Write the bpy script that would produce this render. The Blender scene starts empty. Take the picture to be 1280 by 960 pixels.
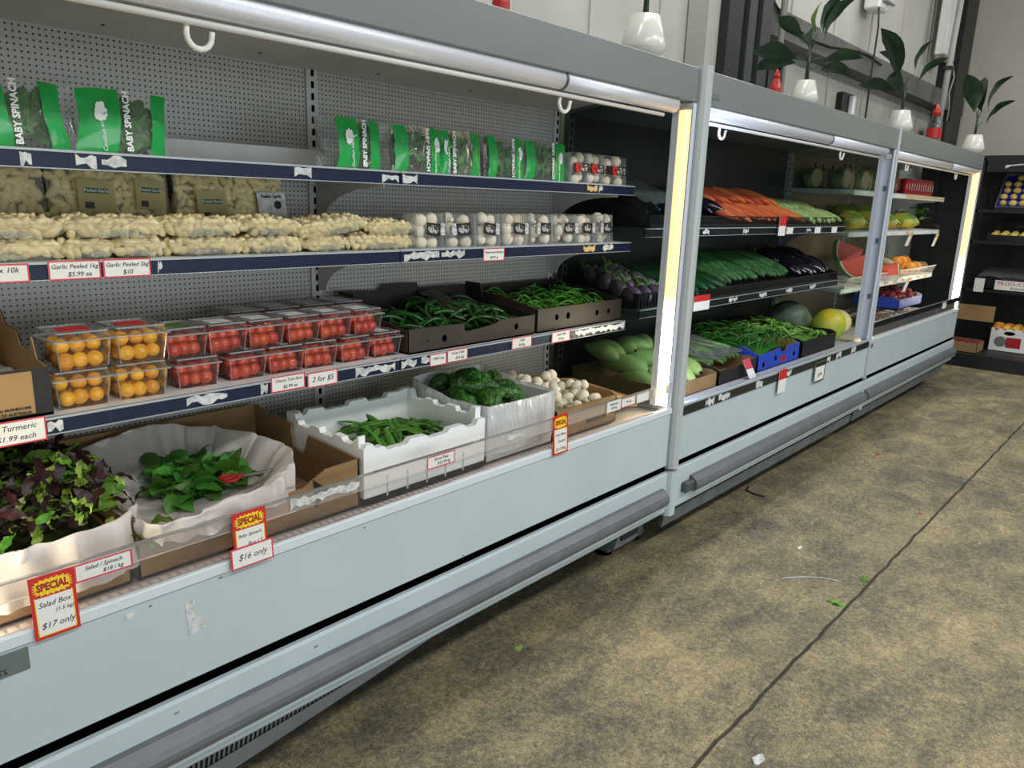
import bpy, math, random
from mathutils import Vector, Matrix, Euler, noise as mnoise
PI = math.pi
rnd = random.Random(7)
scn = bpy.context.scene
COL = scn.collection

# ------------------------------------------------------------------ camera
cam_d = bpy.data.cameras.new('camera')
cam = bpy.data.objects.new('camera', cam_d)
COL.objects.link(cam)
cam_d.sensor_width = 36.0
cam_d.lens = 36.0 * 957.5 / 1280.0
cam_d.clip_start = 0.02
R_, U_, F_ = (0.66390, -0.74705, 0.03404), (0.15445, 0.18151, 0.97118), (0.73170, 0.63951, -0.23588)
mm = Matrix((R_, U_, (-F_[0], -F_[1], -F_[2]))).transposed().to_4x4()
mm.translation = (0, 0, 1.5)
cam.matrix_world = mm
scn.camera = cam

# ------------------------------------------------------------------ world, lights, exposure
w = bpy.data.worlds.new('world')
scn.world = w
w.use_nodes = True
w.node_tree.nodes['Background'].inputs[0].default_value = (0.80, 0.90, 1.0, 1)
w.node_tree.nodes['Background'].inputs[1].default_value = 0.26


def area(name, loc, aim, sx, sy, power, col=(1, 1, 1)):
    d = bpy.data.lights.new(name, 'AREA')
    d.shape = 'RECTANGLE'
    d.size, d.size_y, d.energy, d.color = sx, sy, power, col
    o = bpy.data.objects.new(name, d)
    COL.objects.link(o)
    o.location = loc
    o.rotation_euler = (Vector(aim) - Vector(loc)).to_track_quat('-Z', 'Y').to_euler()
    return o


# two rows of fluorescent battens over the aisle, and a broad unseen frontal light added behind the camera
for bx, by, bz, pw in ((0.6, 1.6, 4.6, 40), (3.6, 1.6, 4.6, 40), (6.6, 1.6, 4.6, 40), (0.2, -1.7, 4.0, 56), (3.2, -1.7, 4.0, 56), (6.2, -1.7, 4.0, 64)):
    area('batten_light', (bx, by, bz), (bx, by - (0.1 if by > 0 else -1.6), 0), 2.4, 0.35, pw, (1.0, 0.985, 0.95))
area('batten_light', (9.0, -0.6, 4.6), (9.6, 0.2, 1.5), 1.2, 0.5, 48, (1.0, 0.985, 0.95))  # extra unseen batten, added to brighten the far wall and shelving
area('front_fill', (1.6, -4.2, 1.15), (2.6, 1.5, 0.75), 5.0, 1.9, 88, (0.86, 0.95, 1.0))
scn.view_settings.view_transform = 'Standard'
scn.view_settings.look = 'None'
scn.view_settings.exposure = 0.12
scn.view_settings.gamma = 1.0
scn.cycles.transparent_max_bounces = 24
scn.cycles.max_bounces = 8


# ------------------------------------------------------------------ materials
def S(h):
    c = [int(h[i:i + 2], 16) / 255 for i in (0, 2, 4)]
    return tuple(x / 12.92 if x < 0.04045 else ((x + 0.055) / 1.055) ** 2.4 for x in c) + (1,)


def newmat(name):
    m = bpy.data.materials.new(name)
    m.use_nodes = True
    nt = m.node_tree
    return m, nt, nt.nodes, nt.links, nt.nodes['Principled BSDF']


def mat(name, col, rough=0.5, metal=0.0, col2=None, nscale=8.0, lo=0.4, hi=0.65, bump=0.0, bscale=60.0, spec=0.5,
        sss=0.0, rand=0.0, trans=0.0, coat=0.0, stretch=None):
    m, nt, N, L, b = newmat(name)
    b.inputs['Roughness'].default_value = rough
    b.inputs['Metallic'].default_value = metal
    b.inputs['Specular IOR Level'].default_value = spec
    if coat:
        b.inputs['Coat Weight'].default_value = coat
        b.inputs['Coat Roughness'].default_value = 0.1
    c = S(col)
    b.inputs['Base Color'].default_value = c
    tc = N.new('ShaderNodeTexCoord')
    vec = tc.outputs['Object']
    if stretch:
        mp = N.new('ShaderNodeMapping')
        mp.inputs['Scale'].default_value = stretch
        L.new(vec, mp.inputs['Vector'])
        vec = mp.outputs['Vector']
    cur = None
    if col2:
        n = N.new('ShaderNodeTexNoise')
        n.inputs['Scale'].default_value = nscale
        n.inputs['Detail'].default_value = 5
        L.new(vec, n.inputs['Vector'])
        r = N.new('ShaderNodeValToRGB')
        r.color_ramp.elements[0].position, r.color_ramp.elements[1].position = lo, hi
        r.color_ramp.elements[0].color, r.color_ramp.elements[1].color = c, S(col2)
        L.new(n.outputs['Fac'], r.inputs['Fac'])
        cur = r.outputs['Color']
    if rand:
        oi = N.new('ShaderNodeObjectInfo')
        hs = N.new('ShaderNodeHueSaturation')
        mr = N.new('ShaderNodeMapRange')
        mr.inputs[3].default_value, mr.inputs[4].default_value = 1 - rand, 1 + rand
        L.new(oi.outputs['Random'], mr.inputs[0])
        L.new(mr.outputs[0], hs.inputs['Value'])
        mr2 = N.new('ShaderNodeMapRange')
        mr2.inputs[3].default_value, mr2.inputs[4].default_value = 0.5 - rand * 0.06, 0.5 + rand * 0.06
        L.new(oi.outputs['Random'], mr2.inputs[0])
        L.new(mr2.outputs[0], hs.inputs['Hue'])
        if cur:
            L.new(cur, hs.inputs['Color'])
        else:
            hs.inputs['Color'].default_value = c
        cur = hs.outputs['Color']
    if cur:
        L.new(cur, b.inputs['Base Color'])
    if bump:
        n2 = N.new('ShaderNodeTexNoise')
        n2.inputs['Scale'].default_value = bscale
        n2.inputs['Detail'].default_value = 4
        L.new(vec, n2.inputs['Vector'])
        bp = N.new('ShaderNodeBump')
        bp.inputs['Strength'].default_value = bump
        bp.inputs['Distance'].default_value = 0.004
        L.new(n2.outputs['Fac'], bp.inputs['Height'])
        L.new(bp.outputs['Normal'], b.inputs['Normal'])
    if sss:
        b.inputs['Subsurface Weight'].default_value = sss
        b.inputs['Subsurface Radius'].default_value = (0.01, 0.006, 0.004)
    if trans:
        t = N.new('ShaderNodeBsdfTranslucent')
        t.inputs['Color'].default_value = c
        if cur:
            L.new(cur, t.inputs['Color'])
        mx = N.new('ShaderNodeMixShader')
        mx.inputs[0].default_value = trans
        L.new(b.outputs[0], mx.inputs[1])
        L.new(t.outputs[0], mx.inputs[2])
        L.new(mx.outputs[0], N['Material Output'].inputs[0])
    return m


def film(name, haze=0.05, rough=0.06, blend=0.25, tint='ffffff', hazecol='e8ecec', bump=0.0, bscale=40, gl=1.0, stretch=None):
    """clear plastic or glass: see-through with Fresnel gloss and a little haze"""
    m, nt, N, L, b = newmat(name)
    N.remove(b)
    t = N.new('ShaderNodeBsdfTransparent')
    t.inputs[0].default_value = S(tint)
    g = N.new('ShaderNodeBsdfGlossy')
    g.inputs['Roughness'].default_value = rough
    g.inputs[0].default_value = (gl, gl, gl, 1)
    d = N.new('ShaderNodeBsdfDiffuse')
    d.inputs[0].default_value = S(hazecol)
    lw = N.new('ShaderNodeLayerWeight')
    lw.inputs[0].default_value = blend
    mx = N.new('ShaderNodeMixShader')
    L.new(lw.outputs['Fresnel'], mx.inputs[0])
    L.new(t.outputs[0], mx.inputs[1])
    L.new(g.outputs[0], mx.inputs[2])
    m2 = N.new('ShaderNodeMixShader')
    m2.inputs[0].default_value = haze
    L.new(mx.outputs[0], m2.inputs[1])
    L.new(d.outputs[0], m2.inputs[2])
    L.new(m2.outputs[0], N['Material Output'].inputs[0])
    if bump:
        tc = N.new('ShaderNodeTexCoord')
        n2 = N.new('ShaderNodeTexNoise')
        n2.inputs['Scale'].default_value = bscale
        n2.inputs['Detail'].default_value = 3
        n2.inputs['Distortion'].default_value = 1.2
        vec = tc.outputs['Object']
        if stretch:
            mp = N.new('ShaderNodeMapping')
            mp.inputs['Scale'].default_value = stretch
            L.new(vec, mp.inputs['Vector'])
            vec = mp.outputs['Vector']
        L.new(vec, n2.inputs['Vector'])
        bp = N.new('ShaderNodeBump')
        bp.inputs['Strength'].default_value = bump
        bp.inputs['Distance'].default_value = 0.02
        L.new(n2.outputs['Fac'], bp.inputs['Height'])
        L.new(bp.outputs['Normal'], g.inputs['Normal'])
        L.new(bp.outputs['Normal'], lw.inputs['Normal'])
        L.new(bp.outputs['Normal'], d.inputs['Normal'])
    return m


def math_node(N, L, op, a, b=None):
    n = N.new('ShaderNodeMath')
    n.operation = op
    for i, v in enumerate((a, b)):
        if v is None:
            continue
        if isinstance(v, (int, float)):
            n.inputs[i].default_value = v
        else:
            L.new(v, n.inputs[i])
    return n.outputs[0]


def peg_mat(name, col, hole, pitch=0.0142, rad=0.0026):
    """perforated steel sheet: dark punched holes on a square pitch, slightly sunk"""
    m, nt, N, L, b = newmat(name)
    tc = N.new('ShaderNodeTexCoord')
    sx = N.new('ShaderNodeSeparateXYZ')
    L.new(tc.outputs['Object'], sx.inputs[0])
    d2 = None
    for k in ('X', 'Z'):
        v = math_node(N, L, 'DIVIDE', sx.outputs[k], pitch)
        v = math_node(N, L, 'FRACT', v)
        v = math_node(N, L, 'SUBTRACT', v, 0.5)
        v = math_node(N, L, 'MULTIPLY', v, pitch)
        v = math_node(N, L, 'MULTIPLY', v, v)
        d2 = v if d2 is None else math_node(N, L, 'ADD', d2, v)
    d = math_node(N, L, 'SQRT', d2)
    f = math_node(N, L, 'LESS_THAN', d, rad)
    mx = N.new('ShaderNodeMix')
    mx.data_type = 'RGBA'
    L.new(f, mx.inputs[0])
    mx.inputs[6].default_value = S(col)
    mx.inputs[7].default_value = S(hole)
    L.new(mx.outputs[2], b.inputs['Base Color'])
    b.inputs['Roughness'].default_value = 0.30
    bp = N.new('ShaderNodeBump')
    bp.inputs['Strength'].default_value = 0.5
    bp.inputs['Distance'].default_value = -0.003
    L.new(f, bp.inputs['Height'])
    L.new(bp.outputs['Normal'], b.inputs['Normal'])
    return m


def emit(name, col, strength):
    m, nt, N, L, b = newmat(name)
    b.inputs['Base Color'].default_value = S(col)
    b.inputs['Emission Color'].default_value = S(col)
    b.inputs['Emission Strength'].default_value = strength
    return m


def lamp_mat(name, z0, z1, strength):
    """fluorescent diffuser, dimmer and yellower at the tube's two ends"""
    m, nt, N, L, b = newmat(name)
    tc = N.new('ShaderNodeTexCoord')
    sx = N.new('ShaderNodeSeparateXYZ')
    L.new(tc.outputs['Object'], sx.inputs[0])
    mr = N.new('ShaderNodeMapRange')
    mr.inputs[1].default_value, mr.inputs[2].default_value = z0, z1
    L.new(sx.outputs['Z'], mr.inputs[0])
    r = N.new('ShaderNodeValToRGB')
    e = r.color_ramp.elements
    e[0].position, e[0].color = 0.0, (1.0, 0.62, 0.28, 1)
    e[1].position, e[1].color = 1.0, (0.075, 0.042, 0.013, 1)
    for p, c in ((0.12, (1.0, 0.88, 0.58, 1)), (0.83, (1.0, 0.90, 0.64, 1)), (0.955, (0.24, 0.165, 0.05, 1))):
        k = e.new(p)
        k.color = c
    L.new(mr.outputs[0], r.inputs[0])
    L.new(r.outputs[0], b.inputs['Emission Color'])
    b.inputs['Emission Strength'].default_value = strength
    b.inputs['Base Color'].default_value = S('f0ead8')
    return m


M = {}
M['white'] = mat('panel_paint', 'bdcbd0', 0.32, col2='b7c5c9', nscale=2.5, spec=0.4)
M['grey'] = mat('fascia_shaded_grey', '7b817f', 0.35, col2='767c7a', nscale=2)  # greyer than the panel; dimmer light at the case top put into the colour
M['post'] = mat('post_paint', 'b4babb', 0.3)
M['trim'] = mat('trim_paint', 'd6dfe2', 0.3)
M['soffit'] = mat('soffit_paint', 'd2d0c8', 0.42, col2='c9c7be', nscale=5)
M['gap'] = mat('gap_black', '020202', 0.9, spec=0.0)
M['bumper'] = mat('bumper_grey', '676b6e', 0.38, col2='5e6265', nscale=12)
M['bumpdk'] = mat('bumper_dark', '4c5052', 0.5)
M['skirt'] = mat('skirt_grey', '666c70', 0.5, col2='565b5e', nscale=9)
M['peg'] = peg_mat('peg_panel', 'b4b3ad', '161514')
M['pegdk'] = peg_mat('peg_panel_dark', '212424', '070707')
M['pegwm'] = peg_mat('peg_panel_lit_warm', '95836c', '3a3026')  # peg sheet with the warm tube light put into its colour
M['steel'] = mat('upright_steel', 'c2c2bd', 0.4)
M['navy'] = mat('navy_strip', '141e38', 0.42, col2='18233e', nscale=30, spec=0.3)
M['blackstrip'] = mat('black_strip', '14161b', 0.3)
M['clearedge'] = mat('strip_edge', 'a9b3b8', 0.25)
M['shelf'] = mat('shelf_white', 'e6e8e8', 0.45, col2='d9dbda', nscale=10)
M['shelfdk'] = mat('shelf_dark', '555a5c', 0.45)
M['alu'] = mat('blind_aluminium', 'e0e2ea', 0.36, metal=0.3, bump=0.2, bscale=400)
M['rod'] = mat('white_rod', 'd5d5d2', 0.35)
M['hook'] = mat('white_hook', 'e6e4de', 0.35)
M['glass'] = film('end_glass', 0.015, 0.02, 0.12, 'dfe6e2', '9aa3a0')
M['acryl'] = film('acrylic', 0.03, 0.05, 0.10, 'fcfbfa', 'e8e2e0')
M['acryl2'] = film('acrylic_holder', 0.14, 0.12, 0.14, 'f6f4f2', 'e6e0de')
M['deckgrey'] = mat('deck_grey', 'c6bdba', 0.5)
M['pinkrib'] = mat('grille_rib', 'e2d3cf', 0.4)
M['clam'] = film('clamshell_plastic', 0.025, 0.05, 0.15, 'fbfbfb', 'e4e8e8', 0.25, 45)
M['traycl'] = film('punnet_tray', 0.25, 0.1, 0.3, 'fafcfc', 'eef3f5')
M['rim'] = film('clamshell_rim', 0.22, 0.10, 0.5, 'f4f4f4', 'e9eef0')
M['bagfilm'] = film('bag_film', 0.05, 0.08, 0.20, 'fcfcfc', 'e6ebe8', 0.45, 13)
M['garlicfilm'] = film('garlic_bag_film', 0.16, 0.16, 0.2, 'fdfbf4', 'f4eedc', 0.5, 30)
M['wrapfilm'] = film('punnet_wrap', 0.03, 0.10, 0.14, 'fdfdfd', 'e6e8e8', 0.5, 45)
M['sheet'] = film('plastic_sheet', 0.28, 0.15, 0.4, 'e8ecec', 'aab0b0', 0.8, 12)
M['liner'] = mat('liner_bag', 'fbf5f3', 0.32, trans=0.45, bump=0.9, bscale=16)
M['linerclear'] = film('liner_bag_clear', 0.46, 0.14, 0.25, 'f8f8f8', 'f8fafa', 0.8, 45, stretch=(1, 1, 0.2))
M['card'] = mat('cardboard', '9b7d55', 0.85, col2='8f7149', nscale=6, bump=0.1, bscale=90)
M['cardin'] = mat('cardboard_inner', '957650', 0.9, col2='896c48', nscale=5)
M['kraft'] = mat('kraft_paper', 'b08e60', 0.85, col2='a78557', nscale=8)
M['cartonblk'] = mat('black_carton', '1d1a18', 0.55, col2='24201e', nscale=9)
M['cartonbrn'] = mat('dark_brown_carton', '3a3029', 0.5, col2='332a24', nscale=9)
M['cartonblue'] = mat('blue_carton', '2246b4', 0.5)
M['cartonwhite'] = mat('white_carton', 'dfe0dc', 0.6)
M['crate'] = mat('black_crate', '121313', 0.45)
M['foam'] = mat('foam', 'f5f8f7', 0.8, bump=0.2, bscale=160)
M['paper'] = mat('ticket_paper', 'e9e8e2', 0.6)
M['torn'] = mat('torn_label', 'd9dbd8', 0.7, col2='aeb2b2', nscale=60)
M['tape'] = mat('yellow_tape', 'd9b878', 0.6)
M['red'] = mat('ticket_red', 'c81f20', 0.5)
M['pinkred'] = mat('ticket_pink_red', 'd23f52', 0.5)
M['yellow'] = mat('burst_yellow', 'f3d023', 0.5)
M['ink'] = mat('black_ink', '16151a', 0.6)
M['dkred'] = mat('dark_red_ink', 'a3121a', 0.5)
M['whiteink'] = mat('white_ink', 'f2f3f2', 0.5)
M['green'] = mat('bag_green', '14a548', 0.3, col2='119a41', nscale=20, coat=0.5)
M['dkgreen'] = mat('label_green', '145c36', 0.5)
M['labelbrown'] = film('label_translucent', 0.5, 0.3, 0.1, 'f0ead0', 'd4c89a')
M['blk'] = mat('label_black', '17171a', 0.4)
M['silver'] = mat('label_print', 'c4c4bf', 0.5, col2='2b2b2a', nscale=110, lo=0.42, hi=0.55)
M['barcode'] = mat('barcode', 'dedede', 0.5, col2='6a6a70', nscale=150)
M['clove'] = mat('garlic_clove', 'ecdfae', 0.42, col2='d6c58c', nscale=35, sss=0.15, rand=0.10)
M['mush'] = mat('mushroom', 'e8dfcd', 0.6, col2='d3c6ac', nscale=30, rand=0.10, lo=0.45, hi=0.75)
M['tomR'] = mat('tomato_red', 'cf4a28', 0.22, col2='bd3c1f', nscale=14, rand=0.10, coat=0.3)
M['tomY'] = mat('tomato_yellow', 'f5b52a', 0.25, col2='eda31a', nscale=14, rand=0.12, coat=0.3)
M['spin'] = mat('spinach_leaf', '437d2b', 0.45, col2='579438', nscale=25, rand=0.3, trans=0.2)
M['spind'] = mat('bagged_leaf', '446f36', 0.5, col2='5d8a48', nscale=30, rand=0.3, trans=0.15)
M['saladg'] = mat('salad_green', '4b7f1c', 0.45, col2='79a638', nscale=25, rand=0.35, trans=0.25)
M['saladl'] = mat('salad_light', '9fbd58', 0.45, col2='7fa53a', nscale=30, rand=0.25, trans=0.25)
M['saladp'] = mat('salad_purple', '35161f', 0.4, col2='1f0f14', nscale=20, rand=0.4, trans=0.1)
M['saladheap'] = mat('salad_mass', '2c1a1c', 0.6, col2='3f5a1e', nscale=38, lo=0.45, hi=0.6)
M['stem'] = mat('leaf_stem', '9db36a', 0.5)
M['pea'] = mat('snow_pea', '4a7d2a', 0.42, col2='639a3a', nscale=20, rand=0.3)
M['bitter'] = mat('bitter_gourd', '1d4714', 0.4, col2='4f8a30', nscale=55, rand=0.25, bump=1.0, bscale=75, lo=0.45, hi=0.7)
M['chili'] = mat('chilli_green', '16460f', 0.22, col2='215716', nscale=9, rand=0.35, coat=0.3)
M['bean'] = mat('thin_chilli', '3d7d1d', 0.3, col2='4e8f26', nscale=9, rand=0.35)
M['egg'] = mat('eggplant_black', '140e1c', 0.15, rand=0.2, coat=0.5)
M['eggp'] = mat('eggplant_striped', '38203c', 0.25, col2='77607a', nscale=16, rand=0.3, stretch=(1, 1, 0.15))
M['calyx'] = mat('calyx_green', '6b8a3c', 0.5)
M['zuc'] = mat('zucchini', '173d1c', 0.3, col2='24502a', nscale=25, rand=0.3)
M['luffa'] = mat('bumpy_cucumber', '2b5a2a', 0.45, col2='3f733a', nscale=60, rand=0.25, bump=0.6, bscale=180)
M['carrot'] = mat('carrot', 'e07a47', 0.5, col2='d4693a', nscale=18, rand=0.15, bump=0.2, bscale=120)
M['corn'] = mat('pale_green_husk', '8fae63', 0.5, col2='b9cb8e', nscale=14, rand=0.15, stretch=(6, 6, 1))
M['husktip'] = mat('husk_tip', 'dfe0c4', 0.6)
M['papayag'] = mat('pale_green_gourd', '9dbd6a', 0.4, col2='b7cd84', nscale=9, rand=0.12)
M['asp'] = mat('wrapped_stalk', '5f7f45', 0.4, col2='7c9860', nscale=30, rand=0.3)
M['gbean'] = mat('green_bean', '326a22', 0.35, col2='457f2e', nscale=9, rand=0.3)
M['okra'] = mat('okra', '6c9a3d', 0.45, col2='83ad52', nscale=12, rand=0.25)
M['pumpk'] = mat('dark_pumpkin', '3b4f40', 0.5, col2='5e6d5c', nscale=14)
M['melony'] = mat('yellow_green_melon', 'd8bf2c', 0.45, col2='8fae3a', nscale=5, lo=0.35, hi=0.6)
M['melonw'] = mat('cream_squash', 'd8cda4', 0.5, col2='c4b88c', nscale=9)
M['papaya'] = mat('papaya', '5a7f2b', 0.35, col2='cfae38', nscale=7, rand=0.3, lo=0.40, hi=0.60)
M['wmflesh'] = mat('watermelon_flesh', 'd8402f', 0.35, col2='e0533f', nscale=18)
M['wmrind'] = mat('watermelon_rind', '3f7a35', 0.4, col2='9dbb72', nscale=18)
M['wmpale'] = mat('watermelon_pale', 'd9dfb4', 0.4)
M['squash'] = mat('cut_squash', '527c3a', 0.4, col2='c4c98a', nscale=16, rand=0.3)
M['squashface'] = mat('cut_face', 'd8c9a0', 0.5, rand=0.2)
M['orangef'] = mat('orange_flesh', 'e88a26', 0.4, col2='f0a53c', nscale=20, rand=0.15)
M['plum'] = mat('plum', '6d1a24', 0.3, col2='8c2b2e', nscale=12, rand=0.3)
M['berry'] = mat('berry_red', '8a1c1c', 0.4, col2='4c0f14', nscale=30)
M['lemon'] = mat('lemon', 'd8ba55', 0.5, col2='e2cb74', nscale=9, rand=0.12)
M['mango'] = mat('mango_orange', 'd98b35', 0.4, col2='a9a33c', nscale=7, rand=0.2)
M['canred'] = mat('can_red', 'b81420', 0.18, coat=0.5)
M['canlid'] = mat('can_silver', 'c9c9cc', 0.25, metal=0.9)
M['leafdk'] = mat('houseplant_leaf', '14281a', 0.35, col2='1c3a20', nscale=14, trans=0.05)
M['leafyl'] = mat('young_leaf', '5e7d2c', 0.35, trans=0.2)
M['pot'] = mat('pot_glaze', 'cdccc4', 0.22)
M['soil'] = mat('potting_soil', '2c231b', 0.9)
M['sauce'] = mat('red_plastic', 'a8201c', 0.35)
M['wallw'] = mat('wall_sheet', 'b3b2ab', 0.7, col2='a4a39b', nscale=1.5, bump=0.05)
M['walls'] = mat('wall_plaster', 'b5b1a7', 0.8, col2='aaa79e', nscale=1.2)
M['ceil'] = mat('ceiling_sheet', '8d8d88', 0.8)
M['dark'] = mat('dark_steel', '17181a', 0.5)
M['dark2'] = mat('dark_steel_face', '303336', 0.5)
M['beam'] = mat('beam_grey', '5d5e5c', 0.6, col2='4b4c4a', nscale=4)
M['pipe'] = mat('pipe_grey', '9b9c98', 0.45)
M['cable'] = mat('black_cable', '141414', 0.6)
M['kick'] = mat('grille_dark', '101112', 0.8)
M['badge'] = mat('plate_grey', '68716f', 0.35)
M['white2'] = mat('white_plastic', 'dcdcda', 0.4)
M['blueblk'] = mat('navy_crate', '14182e', 0.5)
M['bluecrate'] = mat('blue_tray', '1f2fb8', 0.35)
M['chanblue'] = mat('channel_white', 'cfd6e2', 0.3)
M['whitewire'] = mat('white_wire', 'd9d6cc', 0.4)
M['floor1'] = None


def floor_mat():
    m, nt, N, L, b = newmat('worn_concrete')
    tc = N.new('ShaderNodeTexCoord')

    def nz(scale, detail, dist=0.0, rough=0.6, st=None):
        n = N.new('ShaderNodeTexNoise')
        n.inputs['Scale'].default_value = scale
        n.inputs['Detail'].default_value = detail
        n.inputs['Distortion'].default_value = dist
        n.inputs['Roughness'].default_value = rough
        if st:
            mp = N.new('ShaderNodeMapping')
            mp.inputs['Scale'].default_value = st
            mp.inputs['Rotation'].default_value = (0, 0, 0.2)
            L.new(tc.outputs['Object'], mp.inputs[0])
            L.new(mp.outputs[0], n.inputs['Vector'])
        else:
            L.new(tc.outputs['Object'], n.inputs['Vector'])
        return n.outputs['Fac']
    big = nz(1.3, 6, 0.6, 0.6)
    mid = nz(5.5, 6, 0.4, 0.65, (0.7, 1.2, 1))
    fine = nz(60, 6, 0.0, 0.85)
    spk = nz(260, 2)
    a = math_node(N, L, 'MULTIPLY', big, 0.22)
    a = math_node(N, L, 'ADD', a, math_node(N, L, 'MULTIPLY', mid, 0.38))
    a = math_node(N, L, 'ADD', a, math_node(N, L, 'MULTIPLY', fine, 0.62))
    a = math_node(N, L, 'ADD', a, math_node(N, L, 'MULTIPLY', spk, 0.34))
    r = N.new('ShaderNodeValToRGB')
    e = r.color_ramp.elements
    e[0].position, e[0].color = 0.60, S('413f39')
    e[1].position, e[1].color = 0.93, S('b9aa80')
    for p, c in ((0.70, '5d594e'), (0.76, '756f5b'), (0.815, '8d8266')):
        k = e.new(p)
        k.color = S(c)
    L.new(a, r.inputs[0])
    L.new(r.outputs[0], b.inputs['Base Color'])
    b.inputs['Roughness'].default_value = 0.6
    b.inputs['Specular IOR Level'].default_value = 0.35
    bp = N.new('ShaderNodeBump')
    bp.inputs['Strength'].default_value = 0.25
    bp.inputs['Distance'].default_value = 0.004
    L.new(fine, bp.inputs['Height'])
    L.new(bp.outputs[0], b.inputs['Normal'])
    return m


M['floor1'] = floor_mat()


# ------------------------------------------------------------------ mesh helpers
class B:
    """collects simple solids; build() links them as one mesh object"""

    def __init__(s):
        s.v, s.f, s.mi = [], [], []

    def add(s, vs, fs, mi=0):
        o = len(s.v)
        s.v += [tuple(p) for p in vs]
        s.f += [tuple(i + o for i in q) for q in fs]
        s.mi += [mi] * len(fs)
        return s

    def box(s, x0, x1, y0, y1, z0, z1, mi=0):
        vs = [(x, y, z) for x in (x0, x1) for y in (y0, y1) for z in (z0, z1)]
        return s.add(vs, [(0, 1, 3, 2), (4, 6, 7, 5), (0, 4, 5, 1), (2, 3, 7, 6), (0, 2, 6, 4), (1, 5, 7, 3)], mi)

    def bbox(s, x0, x1, y0, y1, z0, z1, b=0.004, mi=0):
        """box with all edges cut at 45 degrees"""
        vs, ix = [], {}
        for i, x in enumerate((x0, x1)):
            for j, y in enumerate((y0, y1)):
                for k, z in enumerate((z0, z1)):
                    sx, sy, sz = (1 - 2 * i) * b, (1 - 2 * j) * b, (1 - 2 * k) * b
                    ix[i, j, k] = len(vs)
                    vs += [(x, y + sy, z + sz), (x + sx, y, z + sz), (x + sx, y + sy, z)]
        g = lambda i, j, k, a: ix[i, j, k] + a
        fs = []
        for i in (0, 1):
            fs.append(tuple(g(i, j, k, 0) for j, k in ((0, 0), (0, 1), (1, 1), (1, 0))))
            fs.append(tuple(g(j, i, k, 1) for j, k in ((0, 0), (0, 1), (1, 1), (1, 0))))
            fs.append(tuple(g(j, k, i, 2) for j, k in ((0, 0), (0, 1), (1, 1), (1, 0))))
        for j in (0, 1):
            for k in (0, 1):
                fs.append((g(0, j, k, 1), g(1, j, k, 1), g(1, j, k, 2), g(0, j, k, 2)))
                fs.append((g(j, 0, k, 0), g(j, 1, k, 0), g(j, 1, k, 2), g(j, 0, k, 2)))
                fs.append((g(j, k, 0, 0), g(j, k, 1, 0), g(j, k, 1, 1), g(j, k, 0, 1)))
        for i in (0, 1):
            for j in (0, 1):
                for k in (0, 1):
                    fs.append((g(i, j, k, 0), g(i, j, k, 1), g(i, j, k, 2)))
        return s.add(vs, fs, mi)

    def tube(s, pts, r, n=8, mi=0, cap=True):
        pts = [Vector(p) for p in pts]
        rs = r if isinstance(r, (list, tuple)) else [r] * len(pts)
        vs, up = [], None
        for i, p in enumerate(pts):
            t = (pts[min(i + 1, len(pts) - 1)] - pts[max(i - 1, 0)]).normalized()
            if up is None:
                up = Vector((0, 0, 1)) if abs(t.z) < 0.9 else Vector((1, 0, 0))
            a = t.cross(up).normalized()
            b = a.cross(t).normalized()
            up = b
            for k in range(n):
                an = 2 * PI * k / n
                vs.append(p + (a * math.cos(an) + b * math.sin(an)) * rs[i])
        fs = [(i * n + k, i * n + (k + 1) % n, (i + 1) * n + (k + 1) % n, (i + 1) * n + k) for i in range(len(pts) - 1) for k in range(n)]
        if cap:
            fs += [tuple(range(n - 1, -1, -1)), tuple((len(pts) - 1) * n + k for k in range(n))]
        return s.add(vs, fs, mi)

    def lathe(s, prof, n=16, c=(0, 0, 0), mi=0, cap=True):
        vs = [(c[0] + r * math.cos(2 * PI * k / n), c[1] + r * math.sin(2 * PI * k / n), c[2] + z) for r, z in prof for k in range(n)]
        fs = [(i * n + k, i * n + (k + 1) % n, (i + 1) * n + (k + 1) % n, (i + 1) * n + k) for i in range(len(prof) - 1) for k in range(n)]
        if cap:
            fs += [tuple(range(n - 1, -1, -1)), tuple((len(prof) - 1) * n + k for k in range(n))]
        return s.add(vs, fs, mi)

    def prism(s, poly, axis, a, b, mi=0):
        """2-D outline pushed along an axis ('x': (y,z), 'y': (x,z), 'z': (x,y))"""
        n = len(poly)
        mk = {'x': lambda p, t: (t, p[0], p[1]), 'y': lambda p, t: (p[0], t, p[1]), 'z': lambda p, t: (p[0], p[1], t)}[axis]
        vs = [mk(p, a) for p in poly] + [mk(p, b) for p in poly]
        fs = [tuple(range(n)), tuple(range(2 * n - 1, n - 1, -1))] + [(i, n + i, n + (i + 1) % n, (i + 1) % n) for i in range(n)]
        return s.add(vs, fs, mi)

    def grid(s, fn, nu, nv, mi=0, closeu=False):
        vs = [fn(i / nu, j / nv) for j in range(nv + 1) for i in range(nu + (0 if closeu else 1))]
        w_ = nu if closeu else nu + 1
        fs = []
        for j in range(nv):
            for i in range(nu):
                i2 = (i + 1) % w_ if closeu else i + 1
                fs.append((j * w_ + i, j * w_ + i2, (j + 1) * w_ + i2, (j + 1) * w_ + i))
        return s.add(vs, fs, mi)

    def mesh(s, name, mats, smooth=False):
        me = bpy.data.meshes.new(name)
        me.from_pydata([tuple(p) for p in s.v], [], s.f)
        for m in (mats if isinstance(mats, (list, tuple)) else [mats]):
            me.materials.append(M[m] if isinstance(m, str) else m)
        if any(s.mi):
            me.polygons.foreach_set('material_index', s.mi)
        if smooth:
            me.polygons.foreach_set('use_smooth', [True] * len(s.f))
        me.update()
        return me


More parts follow.
